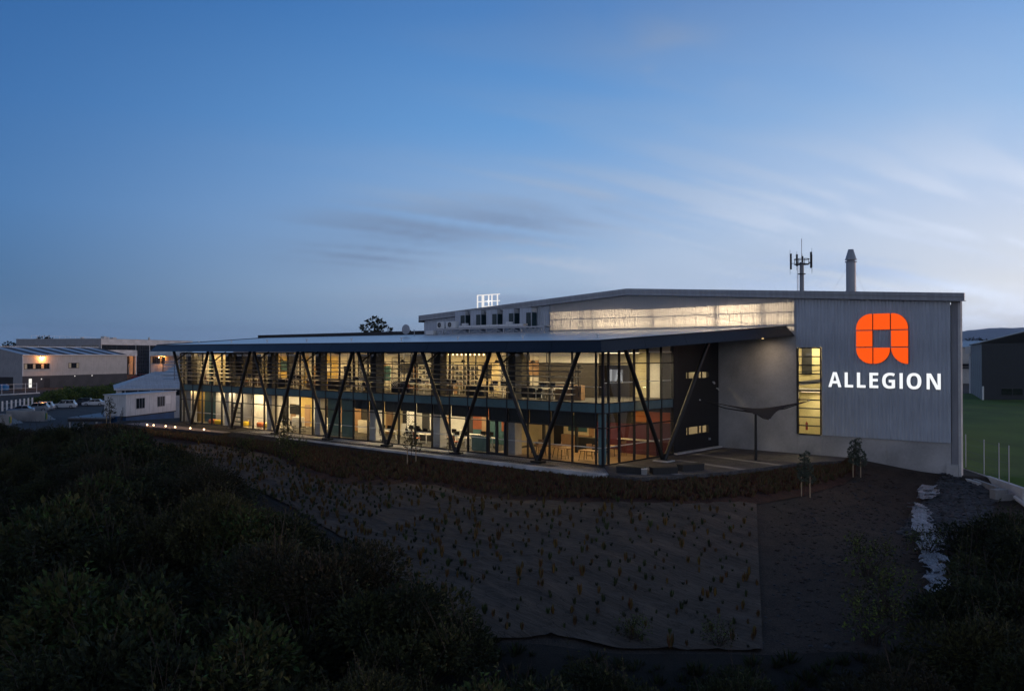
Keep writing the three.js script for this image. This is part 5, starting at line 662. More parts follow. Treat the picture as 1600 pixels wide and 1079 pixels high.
// rubble and torn cloth on the right
{
  const R = rng(9), st = []; const base = new THREE.IcosahedronGeometry(1, 1); const vs = [0, 1, 2, 3].map((k) => { const g = base.clone(), p = g.attributes.position; for (let i = 0; i < p.count; i++) { const f = .7 + .5 * hash(Math.round(p.getX(i) * 90) + k * 31, Math.round(p.getY(i) * 90), Math.round(p.getZ(i) * 90)); p.setXYZ(i, p.getX(i) * f, p.getY(i) * f * .7, p.getZ(i) * f); } g.computeVertexNormals(); return g; });
  for (let i = 0; i < 900; i++) { const t = R(), u = R(), x = lerp(16.6, 20.3, u) + t * 1.6, z = lerp(-15.2, -.6, t) + (u - .5) * 1.5; const s = .07 + .17 * R() * R() + .05; if (x < 17.6 && t > .65) continue; st.push(vs[i % 4].clone().scale(s * (1 + R()), s, s * (1 + R() * .6)).rotateY(R() * 6).translate(x, H(x, z) + s * .15, z)); }
  for (let i = 0; i < 420; i++) { const x = 12 + R() * 10, z = -12 + R() * 30; if (bankDist(x, z) < 2 || x < 13 + (z + 2) * .3) continue; const s = .03 + R() * .05; st.push(vs[i % 4].clone().scale(s * 1.5, s, s).translate(x, H(x, z) + .01, z)); }
  const m = part(scene, 'rubble', st, M.rock); tag(m, 'broken grey rubble tipped at the foot of the sign wall', 'rubble', null, 'stuff');
  const cl = []; for (let i = 0; i < 2600; i++) { const x = 9 + R() * 15, z = -14 + R() * 36; if (bankDist(x, z) < 1 || x < 11.6 + Math.max(0, z - .5) * .49 + .2 || x > 23.5) continue; const s = .025 + R() * R() * .1; cl.push(vs[i % 4].clone().scale(s * (1 + R() * .6), s * .7, s * (1 + R() * .5)).rotateY(R() * 6).translate(x, H(x, z) + s * .1, z)); } tag(part(scene, 'soil_clods', cl, M.bank), 'loose brown clods on the bare soil', 'soil', null, 'stuff');
  const sheet = (label, pl, pr, nu, nv, amp, seed) => { const g = drape(pl, pr, nu, nv, (x, z, u, v) => H(x, z) + .06 + amp * (fbm(x * 1.6 + seed, z * 1.6, 4, 0, 0, seed) * .8 + Math.abs(fbm(x * .9 + z * 1.7 + seed, z * .4, 4, 0, 0, seed + 3) - .5) * 1.4)); const ix = g.index.array, keep = [], P = g.attributes.position; for (let i = 0; i < ix.length; i += 3) { const x = P.getX(ix[i]), z = P.getZ(ix[i]); const j = Math.floor(i / 6) % nu, e = Math.min(1, Math.floor(i / 6 / nu) / nv, 1 - Math.floor(i / 6 / nu) / nv) * 2; if (fbm(x * 1.1 + seed, z * 2.6 + x, 4, 0, 0, seed + 9) + .13 * (1 - e) < .69) keep.push(ix[i], ix[i + 1], ix[i + 2]); } g.setIndex(keep); g.computeVertexNormals(); const t = thing('torn_cloth', label, 'cloth'); mesh(t, 'cloth_sheet', g, M.cloth); return t; };
  const fray = (pts, s) => { const P = resample(pts, 60), RR = rng(s); return P.map(([x, z]) => [x + (RR() - .5) * .42, z + (RR() - .5) * .5]); };
  const b1 = sheet('crumpled white cloth lying on the rubble below the sign wall', fray([[16.2, -12.3], [16.5, -10.9], [17.0, -9.8]], 1), fray([[17.0, -12.9], [17.6, -11.3], [17.5, -9.9]], 2), 50, 26, .45, 3);
  const b2 = sheet('long torn white cloth running down the slope beside the shrubs', fray([[16.9, -7.4], [18.0, -4.6], [19.4, -.6], [20.7, 3.3], [21.7, 6.2], [22.4, 8.4]], 5), fray([[17.6, -7.9], [19.2, -4.6], [20.6, -1.4], [21.6, 2.2], [22.4, 5.2], [23.0, 8]], 6), 130, 22, .4, 8);
  sheet('narrow strips of torn white cloth above the long sheet', fray([[16.6, -8.9], [17.5, -7.4], [18.2, -6.3]], 9), fray([[16.9, -9.1], [17.8, -7.7], [18.6, -6.6]], 10), 44, 8, .3, 12);
}
// ------------------------------------------------------------------ right hand side
{
  const rw = thing('retaining_wall', 'low concrete retaining wall with a channel running from the building corner', 'retaining wall');
  const seg2 = (a, b, w, y0, y1) => { const L = Math.hypot(b[0] - a[0], b[1] - a[1]); return box((a[0] + b[0]) / 2, (y0 + y1) / 2, (a[1] + b[1]) / 2, L, y1 - y0, w, Math.atan2(-(b[1] - a[1]), b[0] - a[0])); };
  part(rw, 'wall_beam', seg2([16.6, -20.4], [22.2, -12.0], .28, -2.6, -.55), M.paleConcrete); part(rw, 'channel_wall', seg2([17.1, -18.0], [20.5, -13.0], .2, -2.4, -.72), M.concrete); part(rw, 'channel_bed', seg2([16.9, -19], [21.3, -12.6], 1.0, -2.2, -1.05), M.concrete); part(rw, 'low_kerb', seg2([17.8, -16.2], [19.2, -14.4], .22, -2.2, -.75), M.paleConcrete); part(rw, 'end_block', box(20.7, -1.5, -12.5, .9, 1.4, .5, .9), M.concrete); part(rw, 'pipe', tube([21.6, -1.15, -12.3], [23.2, -1.9, -10.4], .12, 12), M.paleConcrete);
  const fe = thing('wire_fence', 'thin wire fence with pale posts on the retaining wall', 'fence'); const fp = [[17.02, -20.1], [18.9, -16.9], [20.2, -14.9], [20.99, -13.75]];
  for (const [x, z] of fp) part(fe, 'post', [tube([x, -.55, z], [x, 1.75, z], .032, 8), new THREE.SphereGeometry(.04, 8, 6).translate(x, 1.76, z)], M.galv);
  for (let i = 0; i < 3; i++) for (let k = 0; k < 5; k++) part(fe, 'wire', tube([fp[i][0], -.3 + k * .48, fp[i][1]], [fp[i + 1][0], -.3 + k * .48, fp[i + 1][1]], .006, 4), M.darkSteel);
  // lawn
  const xs = [], zs = []; for (let x = -30; x <= 90; x += 2) xs.push(x); for (let z = -135; z <= -9; z += 2) zs.push(z);
  const lx = (z) => 17.3 + (z + 20) * .28;
  const lg = drape([[-24, -132], [-4, -60], [16.4, -20.4], [22.0, -12.4], [23.3, -9]], [[90, -132], [90, -60], [90, -20], [90, -12], [90, -9]], 60, 40, (x, z) => H(x, z) + .05 + .06 * fbm(x * .3, z * .3, 3, 0, 0, 5)); tag(mesh(scene, 'lawn', lg, M.lawn), null, null, null, 'structure');
  const ds = thing('dark_shed', 'very dark gabled industrial shed with a pale side wall at the right edge', 'industrial building');
  const P = [-1.9, -108.4], r = [RT.x, RT.z], back = [-8.2, -27.5], q = (s, y) => [P[0] + r[0] * s, y, P[1] + r[1] * s];
  part(ds, 'front_wall', prism([q(0, -1), q(46, -1), q(46, 9.2), q(23, 14.9), q(0, 9.25)], [back[0] * .02, 0, back[1] * .02]), mat([.022, .03, .042], { map: T.streak, m: 3, roughness: .6 }));
  part(ds, 'side_wall', prism([[P[0] + back[0] * .021, -1, P[1] + back[1] * .021], [P[0] + back[0] * .021, 9.2, P[1] + back[1] * .021], [P[0] + back[0] * .021 + .4, 9.2, P[1] + back[1] * .021], [P[0] + back[0] * .021 + .4, -1, P[1] + back[1] * .021]], [back[0] * .978, 0, back[1] * .978]), M.concrete);
  part(ds, 'roof', prism([q(-.3, 9.27), q(23, 15.02), q(46, 9.3), q(46, 9.42), q(23, 15.16), q(-.3, 9.4)].map((p) => [p[0], p[1], p[2]]).slice(0, 3).concat([q(46, 9.42), q(23, 15.16), q(-.3, 9.4)]), back.length ? [back[0], 0, back[1]] : [0, 0, 0]), M.darkSteel);
  part(ds, 'corner_trim', [prism([q(0, -1), q(.25, -1), q(.25, 2.3), q(0, 2.3)], [RT.z * .12, 0, -RT.x * .12].map((v) => -v))], M.white); part(ds, 'downpipe', [tube([P[0] + back[0], -1, P[1] + back[1]], [P[0] + back[0], 9.1, P[1] + back[1]], .25, 8), box(P[0] + back[0] * .99 - .3, 8.3, P[1] + back[1] * .99, 1, 1.4, 1)], M.white);
  const wq = (s0, s1, y0, y1, o) => prism([q(s0, y0), q(s1, y0), q(s1, y1), q(s0, y1)], [-RT.z * o, 0, RT.x * o]); const dw = new THREE.Group(); dw.name = 'window'; ds.add(dw); part(dw, 'pane', wq(3.2, 6.6, .9, 1.9, .05), M.carGlass); part(dw, 'frame', [wq(3.05, 6.75, 1.905, 2.02, .09), wq(3.05, 6.75, .78, .895, .09), wq(4.85, 4.95, .9, 1.9, .08)], M.darkGrey);
  const pb = thing('pale_shed', 'pale shed seen in the gap between the sign wall and the dark shed', 'shed', [-26, -1, -196], .6); part(pb, 'wall', bx(-16, 8, 0, 10.3, -12, 0), M.offWhite); part(pb, 'roof', prism([[-16.5, 10.32, .5], [8.5, 10.32, .5], [8.5, 12, -6], [-16.5, 12, -6]], [0, .1, -.05]), M.warehouseRoof); part(pb, 'strip_window', bx(-12, 7, 5.4, 6.1, .01, .08), M.carGlass); part(pb, 'band', bx(-16, 8, 4.8, 5.3, .01, .12), M.darkGrey);
}
{ // hills round the horizon
  const g = new THREE.BufferGeometry(), p = [], ix = [], NA = 260, NR = 14; const A0 = -70, A1 = 75;
  for (let j = 0; j <= NR; j++) for (let i = 0; i <= NA; i++) { const a = lerp(A0, A1, i / NA), ar = a * Math.PI / 180, d = 8500 + 3500 * j / NR; const big = lerp(45, 315, ss(14, 31, a)) * (.72 + .55 * fbm(a * .16 + 9, 1.3, 5, 0, 0, 15)); const h = -25 + big * Math.pow(Math.sin(Math.PI * Math.min(1, (j / NR) * .62)), .8) * (.86 + .28 * fbm(a * .6 + 30, j * .5, 4, 0, 0, 55)); p.push(33 + (FW.x * Math.cos(ar) + RT.x * Math.sin(ar)) * d, h, 46 + (FW.z * Math.cos(ar) + RT.z * Math.sin(ar)) * d); }
  for (let j = 0; j < NR; j++) for (let i = 0; i < NA; i++) { const a = j * (NA + 1) + i, b = a + NA + 1; ix.push(a, a + 1, b, a + 1, b + 1, b); }
  g.setAttribute('position', new THREE.Float32BufferAttribute(p, 3)); g.setIndex(ix); g.computeVertexNormals(); const uv = new Float32Array(p.length / 3 * 2); for (let i = 0; i < p.length / 3; i++) { uv[2 * i] = p[3 * i]; uv[2 * i + 1] = p[3 * i + 2] + p[3 * i + 1]; } g.setAttribute('uv', new THREE.BufferAttribute(uv, 2));
  tag(mesh(scene, 'hills', g, M.hill), null, null, null, 'structure');
}
// ------------------------------------------------------------------ left hand side
{
  const al = [[-140, 8], [-152, -8], [-170, -24], [-176, -34], [-172, -48]], ar = [[-92, 8], [-98, -8], [-110, -24], [-122, -40], [-135, -60]];
  tag(mesh(scene, 'car_park', drape(al, ar, 40, 30, (x, z) => H(x, z) + .03), M.asphalt), null, null, null, 'structure');
  const lw = thing('left_warehouse', 'low pale warehouse with a dark base and a striped roof at the left edge', 'warehouse', [-275.4, -4, -57.1], Math.atan2(.923, -.385));
  const light = mat([.58, .55, .51], { map: T.streak, m: 6, roughness: .7 });
  part(lw, 'wall', bx(0, 46, 4.3, 11.4, -28, 0), light); part(lw, 'base_wall', bx(0.02, 46, -2, 4.29, -27.98, .05), M.darkGrey); part(lw, 'gable_wall', prism([[-.06, -2, 0], [-.06, 11.4, 0], [-.06, 14.0, -14], [-.06, 11.4, -28], [-.06, -2, -28]], [.05, 0, 0]), M.grey); part(lw, 'corner_flashing', bx(-.1, .12, 4.3, 11.4, .005, .14), M.white);
  for (let k = 0; k < 14; k++) { const a = -.4 + k * 3.3, b = a + 3.28; part(lw, k % 2 ? 'roof_light' : 'roof_sheet', prism([[a, 11.42, .5], [b, 11.42, .5], [b, 14.1, -14], [a, 14.1, -14]], [0, .08, 0]), k % 2 ? M.darkGrey : M.warehouseRoof); }
  part(lw, 'roof_sheet', prism([[-.4, 14.1, -14.01], [46, 14.1, -14.01], [46, 11.42, -28.5], [-.4, 11.42, -28.5]], [0, .08, 0]), M.warehouseRoof); part(lw, 'gutter', bx(-.5, 46, 11.25, 11.5, .5, .72), M.white); part(lw, 'ridge_cap', bx(-.5, 46, 14.15, 14.35, -14.3, -13.8), M.white);
  const win = (x0, x1, y0, y1, n) => { const g = new THREE.Group(); g.name = 'window'; lw.add(g); part(g, 'frame', [bx(x0, x1, y0, y0 + .12, .01, .1), bx(x0, x1, y1 - .12, y1, .01, .1), ...Array.from({ length: n + 1 }, (_, i) => bx(lerp(x0, x1 - .1, i / n), lerp(x0, x1 - .1, i / n) + .1, y0 + .12, y1 - .12, .01, .09))], M.charcoal); for (let i = 0; i < n; i++) part(g, 'pane', bx(lerp(x0, x1 - .1, i / n) + .1, lerp(x0, x1 - .1, (i + 1) / n), y0 + .12, y1 - .12, .01, .05), i % 3 ? M.carGlass : M.cream); };
  win(.6, 10.6, 6.6, 8.5, 9); win(18.6, 23.2, 6.7, 8.6, 4); part(lw, 'door', bx(8.6, 10.8, -2, 3.4, .06, .12), M.charcoal); part(lw, 'garage_door', bx(-.12, -.07, -2, 4, -14, -4), M.charcoal);
  const sgn = part(lw, 'notice_board', bx(2.4, 3.5, .5, 3.4, .06, .12), M.exitWhite); part(sgn, 'notice_mark', bx(2.65, 3.25, 1.6, 1.9, .121, .13), M.galv);
  const loc = (g, x, y, z) => { g.updateMatrixWorld(true); return V3(x, y, z).applyMatrix4(g.matrixWorld).toArray(); };
  const wlamp = (l, g, x, y, z, k) => { const p = loc(g, x, y, z), t = thing('wall_lamp', l, 'wall lamp', p, g.rotation.y); part(t, 'bracket', [box(0, .15, -.2, .15, .15, .6), box(0, .12, .1, 1.0, .16, .5)], M.darkSteel); part(t, 'lamp_glass', box(0, -.04, .1, .9, .16, .42), M.lampOrange); pointLight([1, .36, .08], k, loc(g, x, y - .3, z + .15), 6); };
  wlamp('orange lamp high on the pale warehouse wall at the left', lw, 7.6, 10.7, .45, 75);
  for (const [x, y] of [[7.3, 3.2], [21.3, 3.9], [29, 3.9]]) { const p = loc(lw, x, y, .12); const t = thing('wall_spot', `small white bulkhead light on the dark base wall, ${x < 10 ? 'left' : x < 25 ? 'middle' : 'right'} one`, 'wall lamp', p, lw.rotation.y, 'bulkhead lights on the dark base wall'); part(t, 'bulb', new THREE.SphereGeometry(.16, 10, 8), M.exitWhite); part(t, 'back_plate', box(0, 0, -.06, .4, .4, .06), M.galv); }
  // white two storey office block
  const ob = thing('white_office_block', 'white two storey office block with a window band and dark glazed tower', 'office building', [-315.03, -1, -99.02], Math.atan2(.877, -.48));
  const wwh = mat([.88, .87, .85], { map: T.blotch, m: 8, roughness: .7 });
  part(ob, 'upper_wall', [bx(0, 62, 12.5, 14.7, -40, 0), bx(0, 62, 7.9, 10.3, -40, 0), bx(0, 62, 10.31, 12.49, -40, -.5)], wwh); part(ob, 'end_wall', bx(-.12, -.01, 7.9, 14.75, -40, 0.02), M.grey); part(ob, 'roof', bx(-.2, 62.2, 14.76, 14.9, -40.2, .1), M.warehouseRoof);
  for (let k = 0; k < 7; k++) part(ob, 'window', bx(1 + k * 2.95, 3.7 + k * 2.95, 10.4, 12.4, -.48, -.3), M.carGlass); for (let k = 0; k < 9; k++) part(ob, 'window', bx(30 + k * 3.2, 32.9 + k * 3.2, 10.4, 12.4, -.48, -.3), M.carGlass);
  for (const [a, b] of [[-34, -29.5], [-28.9, -24.4], [-16, -11.8], [-9, -4.8], [-4.4, -1.2]]) { const g = new THREE.Group(); g.name = 'window'; ob.add(g); part(g, 'pane', bx(-.2, -.13, 10.1, 12.3, a, b), M.carGlass); part(g, 'sill', bx(-.28, -.13, 9.95, 10.08, a - .1, b + .1), M.white); }
  part(ob, 'recess_wall', bx(0, 62, 0, 7.88, -12, -3), M.offWhite); const dg = []; for (let k = 0; k < 16; k++) { if (k > 6 && k < 10) continue; part(ob, 'window', bx(-1.5 + k * 3 + 2, 1.1 + k * 3 + 2, 4.6, 7.7, -2.99, -2.8), k % 4 === 3 ? M.cream : M.carGlass); } part(ob, 'column', [0, 7, 14, 20, 31, 40].map((x) => box(x + .4, 3.9, -.5, .3, 7.9, .3)), M.darkSteel);
  part(ob, 'glazed_tower', bx(22.2, 29.6, 0, 12.48, -3, .25), M.carGlass); const tm = []; for (let i = 0; i <= 5; i++) tm.push(bx(22.2 + i * 1.48 - .06, 22.2 + i * 1.48 + .06, 0, 12.45, .26, .34)); for (let j = 0; j <= 8; j++) tm.push(bx(22.2, 29.6, j * 1.5, j * 1.5 + .1, .26, .33)); part(ob, 'tower_frame', tm, M.darkSteel); part(ob, 'fin_wall', [bx(20.9, 21.6, 0, 7.88, -3, .2), bx(29.9, 30.5, 0, 12.4, -3, .1)], wwh); part(ob, 'delivery_door', bx(17, 20, 0, 6.5, -2.98, -2.7), M.charcoal);
  part(ob, 'roof_rail', [bx(-12, 24, 15.9, 15.98, -22, -21.9), ...Array.from({ length: 13 }, (_, i) => bx(-12 + i * 3, -11.9 + i * 3, 14.9, 15.9, -22, -21.9))].map((g) => g), M.white); part(ob, 'roof_plant', [box(14, 15.5, -10, 1.6, 1.2, 1.6), box(17.5, 15.4, -11, 1.2, 1, 1.2), box(20, 15.3, -10, 2.2, .9, 1.4), box(-2 + 6, 15.2, -12, 1, .6, 1), box(34, 15.4, -3, .6, 1.2, .6)], M.offWhite);
  wlamp('orange lamp under the overhang of the white office block', ob, 9.6, 7.6, -1.6, 90); wlamp('orange lamp under the overhang right of the dark glazed tower', ob, 42.5, 7.6, -1.6, 60);
  const bbk = thing('far_roof_building', 'low grey roofed building far behind the white office block', 'building', [-300, -1, -190], Math.atan2(.877, -.48)); part(bbk, 'wall', bx(-20, 80, 0, 13, -30, 0), M.grey); part(bbk, 'roof', prism([[-22, 13.01, 1], [82, 13.01, 1], [74, 16.2, -15], [-8, 16.2, -15]], [0, .2, 0]), M.zincTrim);
  // ground rise with road in front of it
  tag(mesh(scene, 'side_road', drape([[-262, -62], [-285, -120]], [[-248, -68], [-268, -126]], 20, 6, (x, z) => H(x, z) + .05), M.asphalt), null, null, null, 'structure');
  // portable building
  const pt = thing('portable_building', 'white portable building with two small windows standing on a blue base', 'portable building', [-94.3, -1.75, -10.4], Math.atan2(.85, -.53));
  const pw = mat([.74, .74, .74], { map: T.streak, m: 3, roughness: .6 }); part(pt, 'wall', bx(0, 13.4, 0, 3.15, -3.5, 0), pw); part(pt, 'floor_frame', bx(-.02, 13.42, -.16, -.01, -3.52, .03), M.charcoal); part(pt, 'roof', bx(-.15, 13.55, 3.16, 3.26, -3.65, .15), M.galv); part(pt, 'seam', Array.from({ length: 10 }, (_, i) => bx(1.2 + i * 1.2, 1.23 + i * 1.2, .02, 3.12, .002, .02)), M.galv);
  for (const [a, b] of [[2.6, 4.7], [8.2, 10.1]]) { const g = new THREE.Group(); g.name = 'window'; pt.add(g); part(g, 'pane', bx(a, b, 1.0, 2.5, .005, .03), M.carGlass); part(g, 'frame', [bx(a - .06, b + .06, .93, 1.0, .005, .07), bx(a - .06, b + .06, 2.5, 2.57, .005, .07), ...[a - .06, (a * 2 + b) / 3, (a + 2 * b) / 3, b].map((x) => bx(x, x + .06, 1.0, 2.5, .031, .065))], M.grey); } part(pt, 'notice', bx(10.4, 11.9, 1.3, 2.6, .005, .04), M.white);
  part(pt, 'base_skirt', bx(.3, 13.2, -2.2, -.17, -3.3, -.15), M.blue); part(pt, 'door_panel', [bx(-.02, -.001, .05, 2.2, -3.4, -2.4)], pw);
  const ct = thing('blue_container', 'blue shipping container with pale patches under the portable building', 'container', [-97.3, -4.0, -13.5], Math.atan2(.85, -.53)); part(ct, 'container_body', corrugated(-5, 1.5, () => 0, () => 2.3, 0, .3, .05), M.blue); part(ct, 'container_shell', bx(-5, 1.5, 0, 2.28, -2.4, -.01), M.blue); part(ct, 'faded_patch', [bx(-2.6, -1.4, .5, 1.1, .055, .06), bx(-4.3, -3.9, .6, .9, .055, .06)], M.cloth); part(ct, 'corner_post', [bx(-5.06, -4.94, 0, 2.32, .0, .08), bx(1.44, 1.56, 0, 2.32, 0, .08)], M.blue);
  const dc = thing('dark_canopy', 'low flat roofed open store before the portable building', 'shelter', [-98.6, -3.9, -3.9], Math.atan2(.664, .748)); part(dc, 'roof', bx(0, 6.2, 1.95, 2.15, -14, 0), mat([.20, .24, .29], { map: T.blotch, m: 4, roughness: .5 })); part(dc, 'fascia', bx(-.05, 6.25, 1.5, 1.94, -.02, .06), M.charcoal); part(dc, 'back_wall', bx(0, 6.2, -.4, 1.9, -14, -13.8), M.charcoal); for (let k = 0; k < 4; k++) part(dc, 'post', bx(.1 + k * 1.95, .28 + k * 1.95, -.6, 1.9, -.3, -.12), M.galv); part(dc, 'stored_drum', [new THREE.CylinderGeometry(.3, .3, .9, 12).translate(1.2, .2, -1), new THREE.CylinderGeometry(.3, .3, .9, 12).translate(4.6, .2, -1)], M.paleConcrete);
  const tank = thing('water_tank', 'pale cylindrical drum standing before the blue wall', 'drum', [-87.5, -3.9, -6.5]); part(tank, 'drum_body', new THREE.CylinderGeometry(.42, .42, 1.25, 18).translate(0, .63, 0), M.offWhite); part(tank, 'drum_lid', new THREE.CylinderGeometry(.44, .44, .08, 18).translate(0, 1.29, 0), M.galv);
  // hipped roof behind it
  const hr = thing('hip_roof_building', 'building with a big pale grey hipped roof behind the portable building', 'building', [-108.7, -4, -14.9], Math.atan2(.92, .39));
  part(hr, 'wall', bx(.5, 27, 0, 5.6, -19.5, -.6), pw); part(hr, 'window_band', bx(1.2, 26, 4.55, 5.5, -.595, -.54), M.carGlass); part(hr, 'window_post', Array.from({ length: 13 }, (_, i) => bx(1.6 + i * 1.95, 1.75 + i * 1.95, 4.55, 5.5, -.535, -.48)), M.galv);
  const rs = mat([.60, .61, .63], { map: T.streak, m: 5, roughness: .45 }); const e0 = 5.72, rg = 8.3; const fr2 = [[[0, e0, 0], [28, e0, 0], [24, rg, -10], [6.6, rg, -10]], [[28, e0, -20], [0, e0, -20], [6.6, rg, -10], [24, rg, -10]], [[0, e0, -20], [0, e0, 0], [6.6, rg, -10]], [[28, e0, 0], [28, e0, -20], [24, rg, -10]]]; fr2.forEach((f) => part(hr, 'roof_slope', prism(f, [0, .1, 0]), rs)); part(hr, 'roof_monitor', prism([[7.5, 7.9, -7.5], [22, 7.9, -7.5], [19, 9.6, -12], [10.5, 9.6, -12]], [0, .1, 0]), rs); part(hr, 'fascia', bx(-.02, 28, e0 - .16, e0 - .003, -.05, .06), M.galv);
  for (let k = 0; k < 6; k++) { const t = (k + 1) / 7; part(hr, 'roof_lap', bar([6.6 * t, e0 + (rg - e0) * t + .12, -10 * t], [28 - 4 * t, e0 + (rg - e0) * t + .12, -10 * t], .04, .12), rs); }
  // gravel bins with coloured plates
  const yw = (x, z) => H(x, z);
  [[-113, 4.5, 'left'], [-118, -2.5, 'second'], [-122.5, -9.5, 'third']].forEach(([x, z, nm], i) => { const t = thing('gravel_bin', `concrete storage bay with a gravel heap and coloured end plates, ${['leftmost', 'middle', 'rightmost'][i]} of the three`, 'storage bay', [x, yw(x, z) - .1, z], Math.atan2(.8, -.6), 'gravel bays by the car park'); part(t, 'bay_wall', [bx(-.3, .3, 0, 1.9, -7, 0), bx(.31, 6.5, 0, 1.9, -7.3, -6.8)], M.concrete); part(t, 'end_plate', bx(-.24, .0, .5, 1.5, .005, .06), M.green, 'green end plate'); part(t, 'end_plate', bx(.01, .24, .5, 1.5, .005, .06), M.yellowPlate, 'yellow end plate'); const cone = new THREE.ConeGeometry(3, 1.7, 24, 5).translate(3.3, .85, -3.6), p = cone.attributes.position; for (let k = 0; k < p.count; k++) p.setY(k, p.getY(k) + .3 * (hash(Math.round(p.getX(k) * 9), Math.round(p.getZ(k) * 9), i) - .5)); cone.computeVertexNormals(); part(t, 'gravel_heap', cone, M.concrete); });
  const pf = thing('paling_fence', 'fence of white posts behind the parked cars at the left', 'fence'); for (let k = 0; k < 8; k++) { const t = k / 7, x = lerp(-157, -168.5, t), z = lerp(-13.7, -23.2, t); part(pf, 'post', [bx(x - .13, x + .13, -4.2, -1.9, z - .13, z + .13)], M.white); } for (let k = 0; k < 7; k++) for (const y of [-2.4, -3.3]) { const t0 = k / 7, t1 = (k + 1) / 7; part(pf, 'rail', bar([lerp(-157, -168.5, t0), y, lerp(-13.7, -23.2, t0)], [lerp(-157, -168.5, t1), y, lerp(-13.7, -23.2, t1)], .05), M.galv); }
  const dk = thing('deck_fence', 'row of thin dark fence posts beyond the timber deck', 'fence'); for (let k = 0; k < 6; k++) { const x = -74 - k * 2.6, z = -1 - k * 1.0; part(dk, 'post', tube([x, H(x, z), z], [x, H(x, z) + 2.6, z], .04, 6), M.darkSteel); } for (let k = 0; k < 5; k++) { const a = [-74 - k * 2.6, -1 - k], b = [-76.6 - k * 2.6, -2 - k]; for (const h of [1, 2]) part(dk, 'wire', tube([a[0], H(...a) + h, a[1]], [b[0], H(...b) + h, b[1]], .012, 4), M.darkSteel); }
  const tp = thing('covered_stack', 'low stack under a bright blue tarpaulin beside the grey warehouse gable', 'covered stack', [-268, -4, -47], .9); part(tp, 'tarpaulin', new RoundedBoxGeometry(7, 2.2, 3, 4, .8).translate(0, 1.0, 0), M.blueTarp); part(tp, 'pallet', bx(-3.4, 3.4, -.2, .12, -1.4, 1.4), M.darkWood);
  const wf = thing('yard_fence', 'pale kerb and wire fence in front of the grey warehouse', 'fence', [-232, 0, -38], Math.atan2(.9, -.43)); part(wf, 'kerb', bx(-22, 12, -4.2, -3.6, -.2, .2), M.paleConcrete); for (let k = 0; k < 9; k++) part(wf, 'post', bx(-21 + k * 4, -20.9 + k * 4, -3.6, -.8, -.05, .05), M.galv); for (const y of [-1.0, -2.2]) part(wf, 'rail', bx(-21, 11, y, y + .06, -.02, .02), M.galv);
}
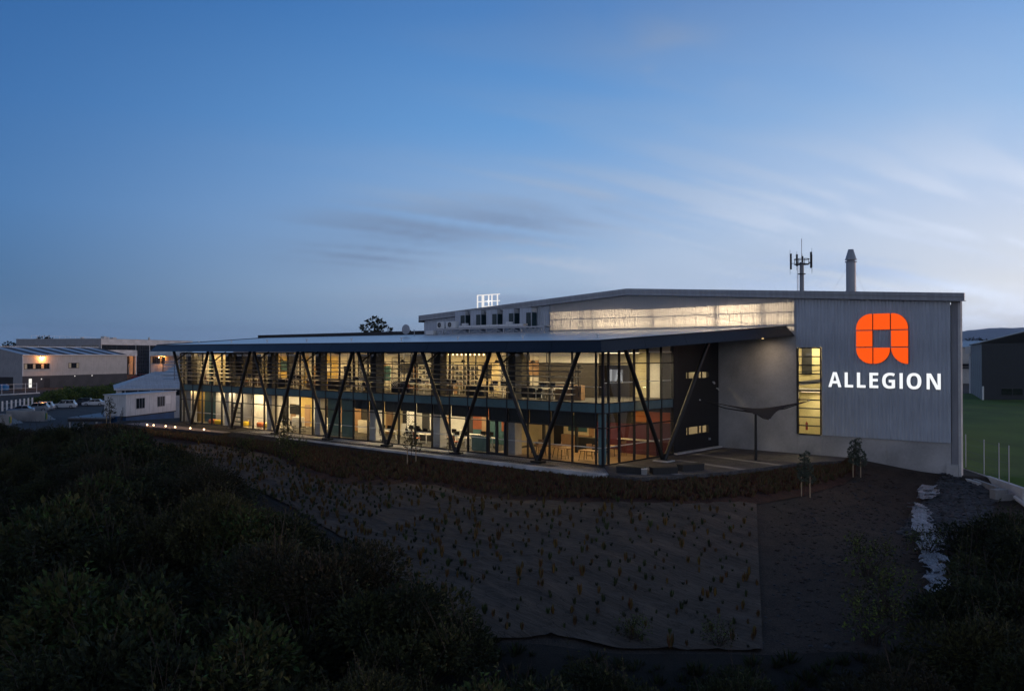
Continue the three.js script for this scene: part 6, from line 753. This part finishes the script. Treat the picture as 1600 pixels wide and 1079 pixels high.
// cars
function makeCar(paint, suv) {
  const t = new THREE.Group(); t.name = 'parked_car'; const h = suv ? 1.68 : 1.44, L = 4.55, bl = suv ? .98 : .88;
  const s = new THREE.Shape(); s.moveTo(-2.2, .28); s.lineTo(2.2, .28); s.quadraticCurveTo(2.3, .5, 2.24, bl * .72); s.quadraticCurveTo(2.1, bl * .9, 1.25, bl); s.lineTo(-2.05, bl + .03); s.quadraticCurveTo(-2.28, bl - .05, -2.26, .5); s.closePath();
  part(t, 'body', new THREE.ExtrudeGeometry(s, { depth: 1.62, bevelSize: .07, bevelThickness: .07, bevelSegments: 2, steps: 1 }).translate(0, 0, -.81), paint);
  const c = new THREE.Shape(); c.moveTo(1.2, bl - .02); c.lineTo(.45, h - .06); c.lineTo(suv ? -1.75 : -1.15, h - .06); c.lineTo(suv ? -2.1 : -1.85, bl); c.closePath(); part(t, 'window_glass', new THREE.ExtrudeGeometry(c, { depth: 1.36, bevelSize: .03, bevelThickness: .06, bevelSegments: 2 }).translate(0, 0, -.68), M.carGlass);
  part(t, 'roof', [rbox(suv ? -.65 : -.35, h - .01, 0, suv ? 2.4 : 1.75, .09, 1.36, .04), ...[-1, 1].flatMap((z) => [bar([1.18, bl, z * .74], [.45, h - .05, z * .66], .06), bar([-.35, bl, z * .755], [-.38, h - .05, z * .69], .07), bar([suv ? -2.02 : -1.8, bl, z * .74], [suv ? -1.72 : -1.15, h - .05, z * .66], .1)])], paint);
  for (const x of [-1.38, 1.38]) for (const z of [-1, 1]) { const w = part(t, 'wheel', new THREE.CylinderGeometry(.33, .33, .22, 20).rotateX(Math.PI / 2).translate(x, .33, z * .8), M.tyre); part(w, 'rim', new THREE.CylinderGeometry(.21, .21, .02, 14).rotateX(Math.PI / 2).translate(x, .33, z * .915), M.rim); }
  for (const z of [-.6, .6]) { part(t, 'headlight', rbox(2.23, .64, z, .12, .14, .36, .04), M.galv); part(t, 'tail_light', rbox(-2.26, .74, z, .1, .2, .3, .03), M.red); } part(t, 'bumper', [rbox(2.27, .4, 0, .1, .2, 1.6, .04), rbox(-2.27, .42, 0, .1, .2, 1.6, .04)], M.charcoal); part(t, 'number_plate', box(-2.325, .56, 0, .02, .12, .44), M.white); return t;
}
{
  const paint = (c) => mat(c, { roughness: .3, metalness: .2, clearcoat: 1, clearcoatRoughness: .05 });
  const wS = makeCar(paint([.62, .63, .65]), true), wC = makeCar(paint([.64, .65, .68]), false), dk = makeCar(paint([.02, .02, .024]), true), gr = makeCar(paint([.28, .31, .35]), true), bl = makeCar(paint([.05, .10, .2]), false), rd = makeCar(paint([.32, .05, .05]), true);
  const away = Math.atan2(.83, .55), G = 'cars in the car park on the left';
  const pc = (p, l, x, z, a, dy = 0, s = 1) => { const c = put(p, 'parked_car', l, 'car', [x, H(x, z) + .04 + dy, z], a, null); c.scale.setScalar(s); return c; };
  pc(wS, 'white estate car left of the dark car, front of the bank', -157.2, -25.6, away + Math.PI); pc(dk, 'black car half hidden between the white estate and the white saloon', -163.5, -31.6, away + Math.PI); pc(wC, 'white saloon car right of the black car', -161.6, -33.4, away + Math.PI); pc(wC, 'pale car half hidden by the portable building', -164.5, -37.4, away + Math.PI);
  pc(gr, 'grey estate car below the white fence posts', -151.0, -18.0, away + Math.PI); pc(wS, 'white car half hidden behind the grey estate car', -154.6, -20.2, away + Math.PI); pc(bl, 'dark blue car at the left below the white fence posts', -147.4, -13.9, away + Math.PI);
  pc(gr, 'silver car on the side road before the white office block', -271, -87.5, away + Math.PI, .1); pc(rd, 'red van parked at the delivery door of the white office block', -303, -109, away + Math.PI, .1, 1.3);
  pc(wC, 'white car in the gap beside the dark shed', -24, -172, 2.2); pc(dk, 'dark car below the white car in the gap', -21.5, -166, 2.2);
}
scene.fog = new THREE.FogExp2(rgb(.38, .52, .78), 4.5e-5);
scene.traverse((o) => { if (o.isMesh || o.isInstancedMesh) { o.castShadow = true; o.receiveShadow = true; } });
renderer.render(scene, camera);
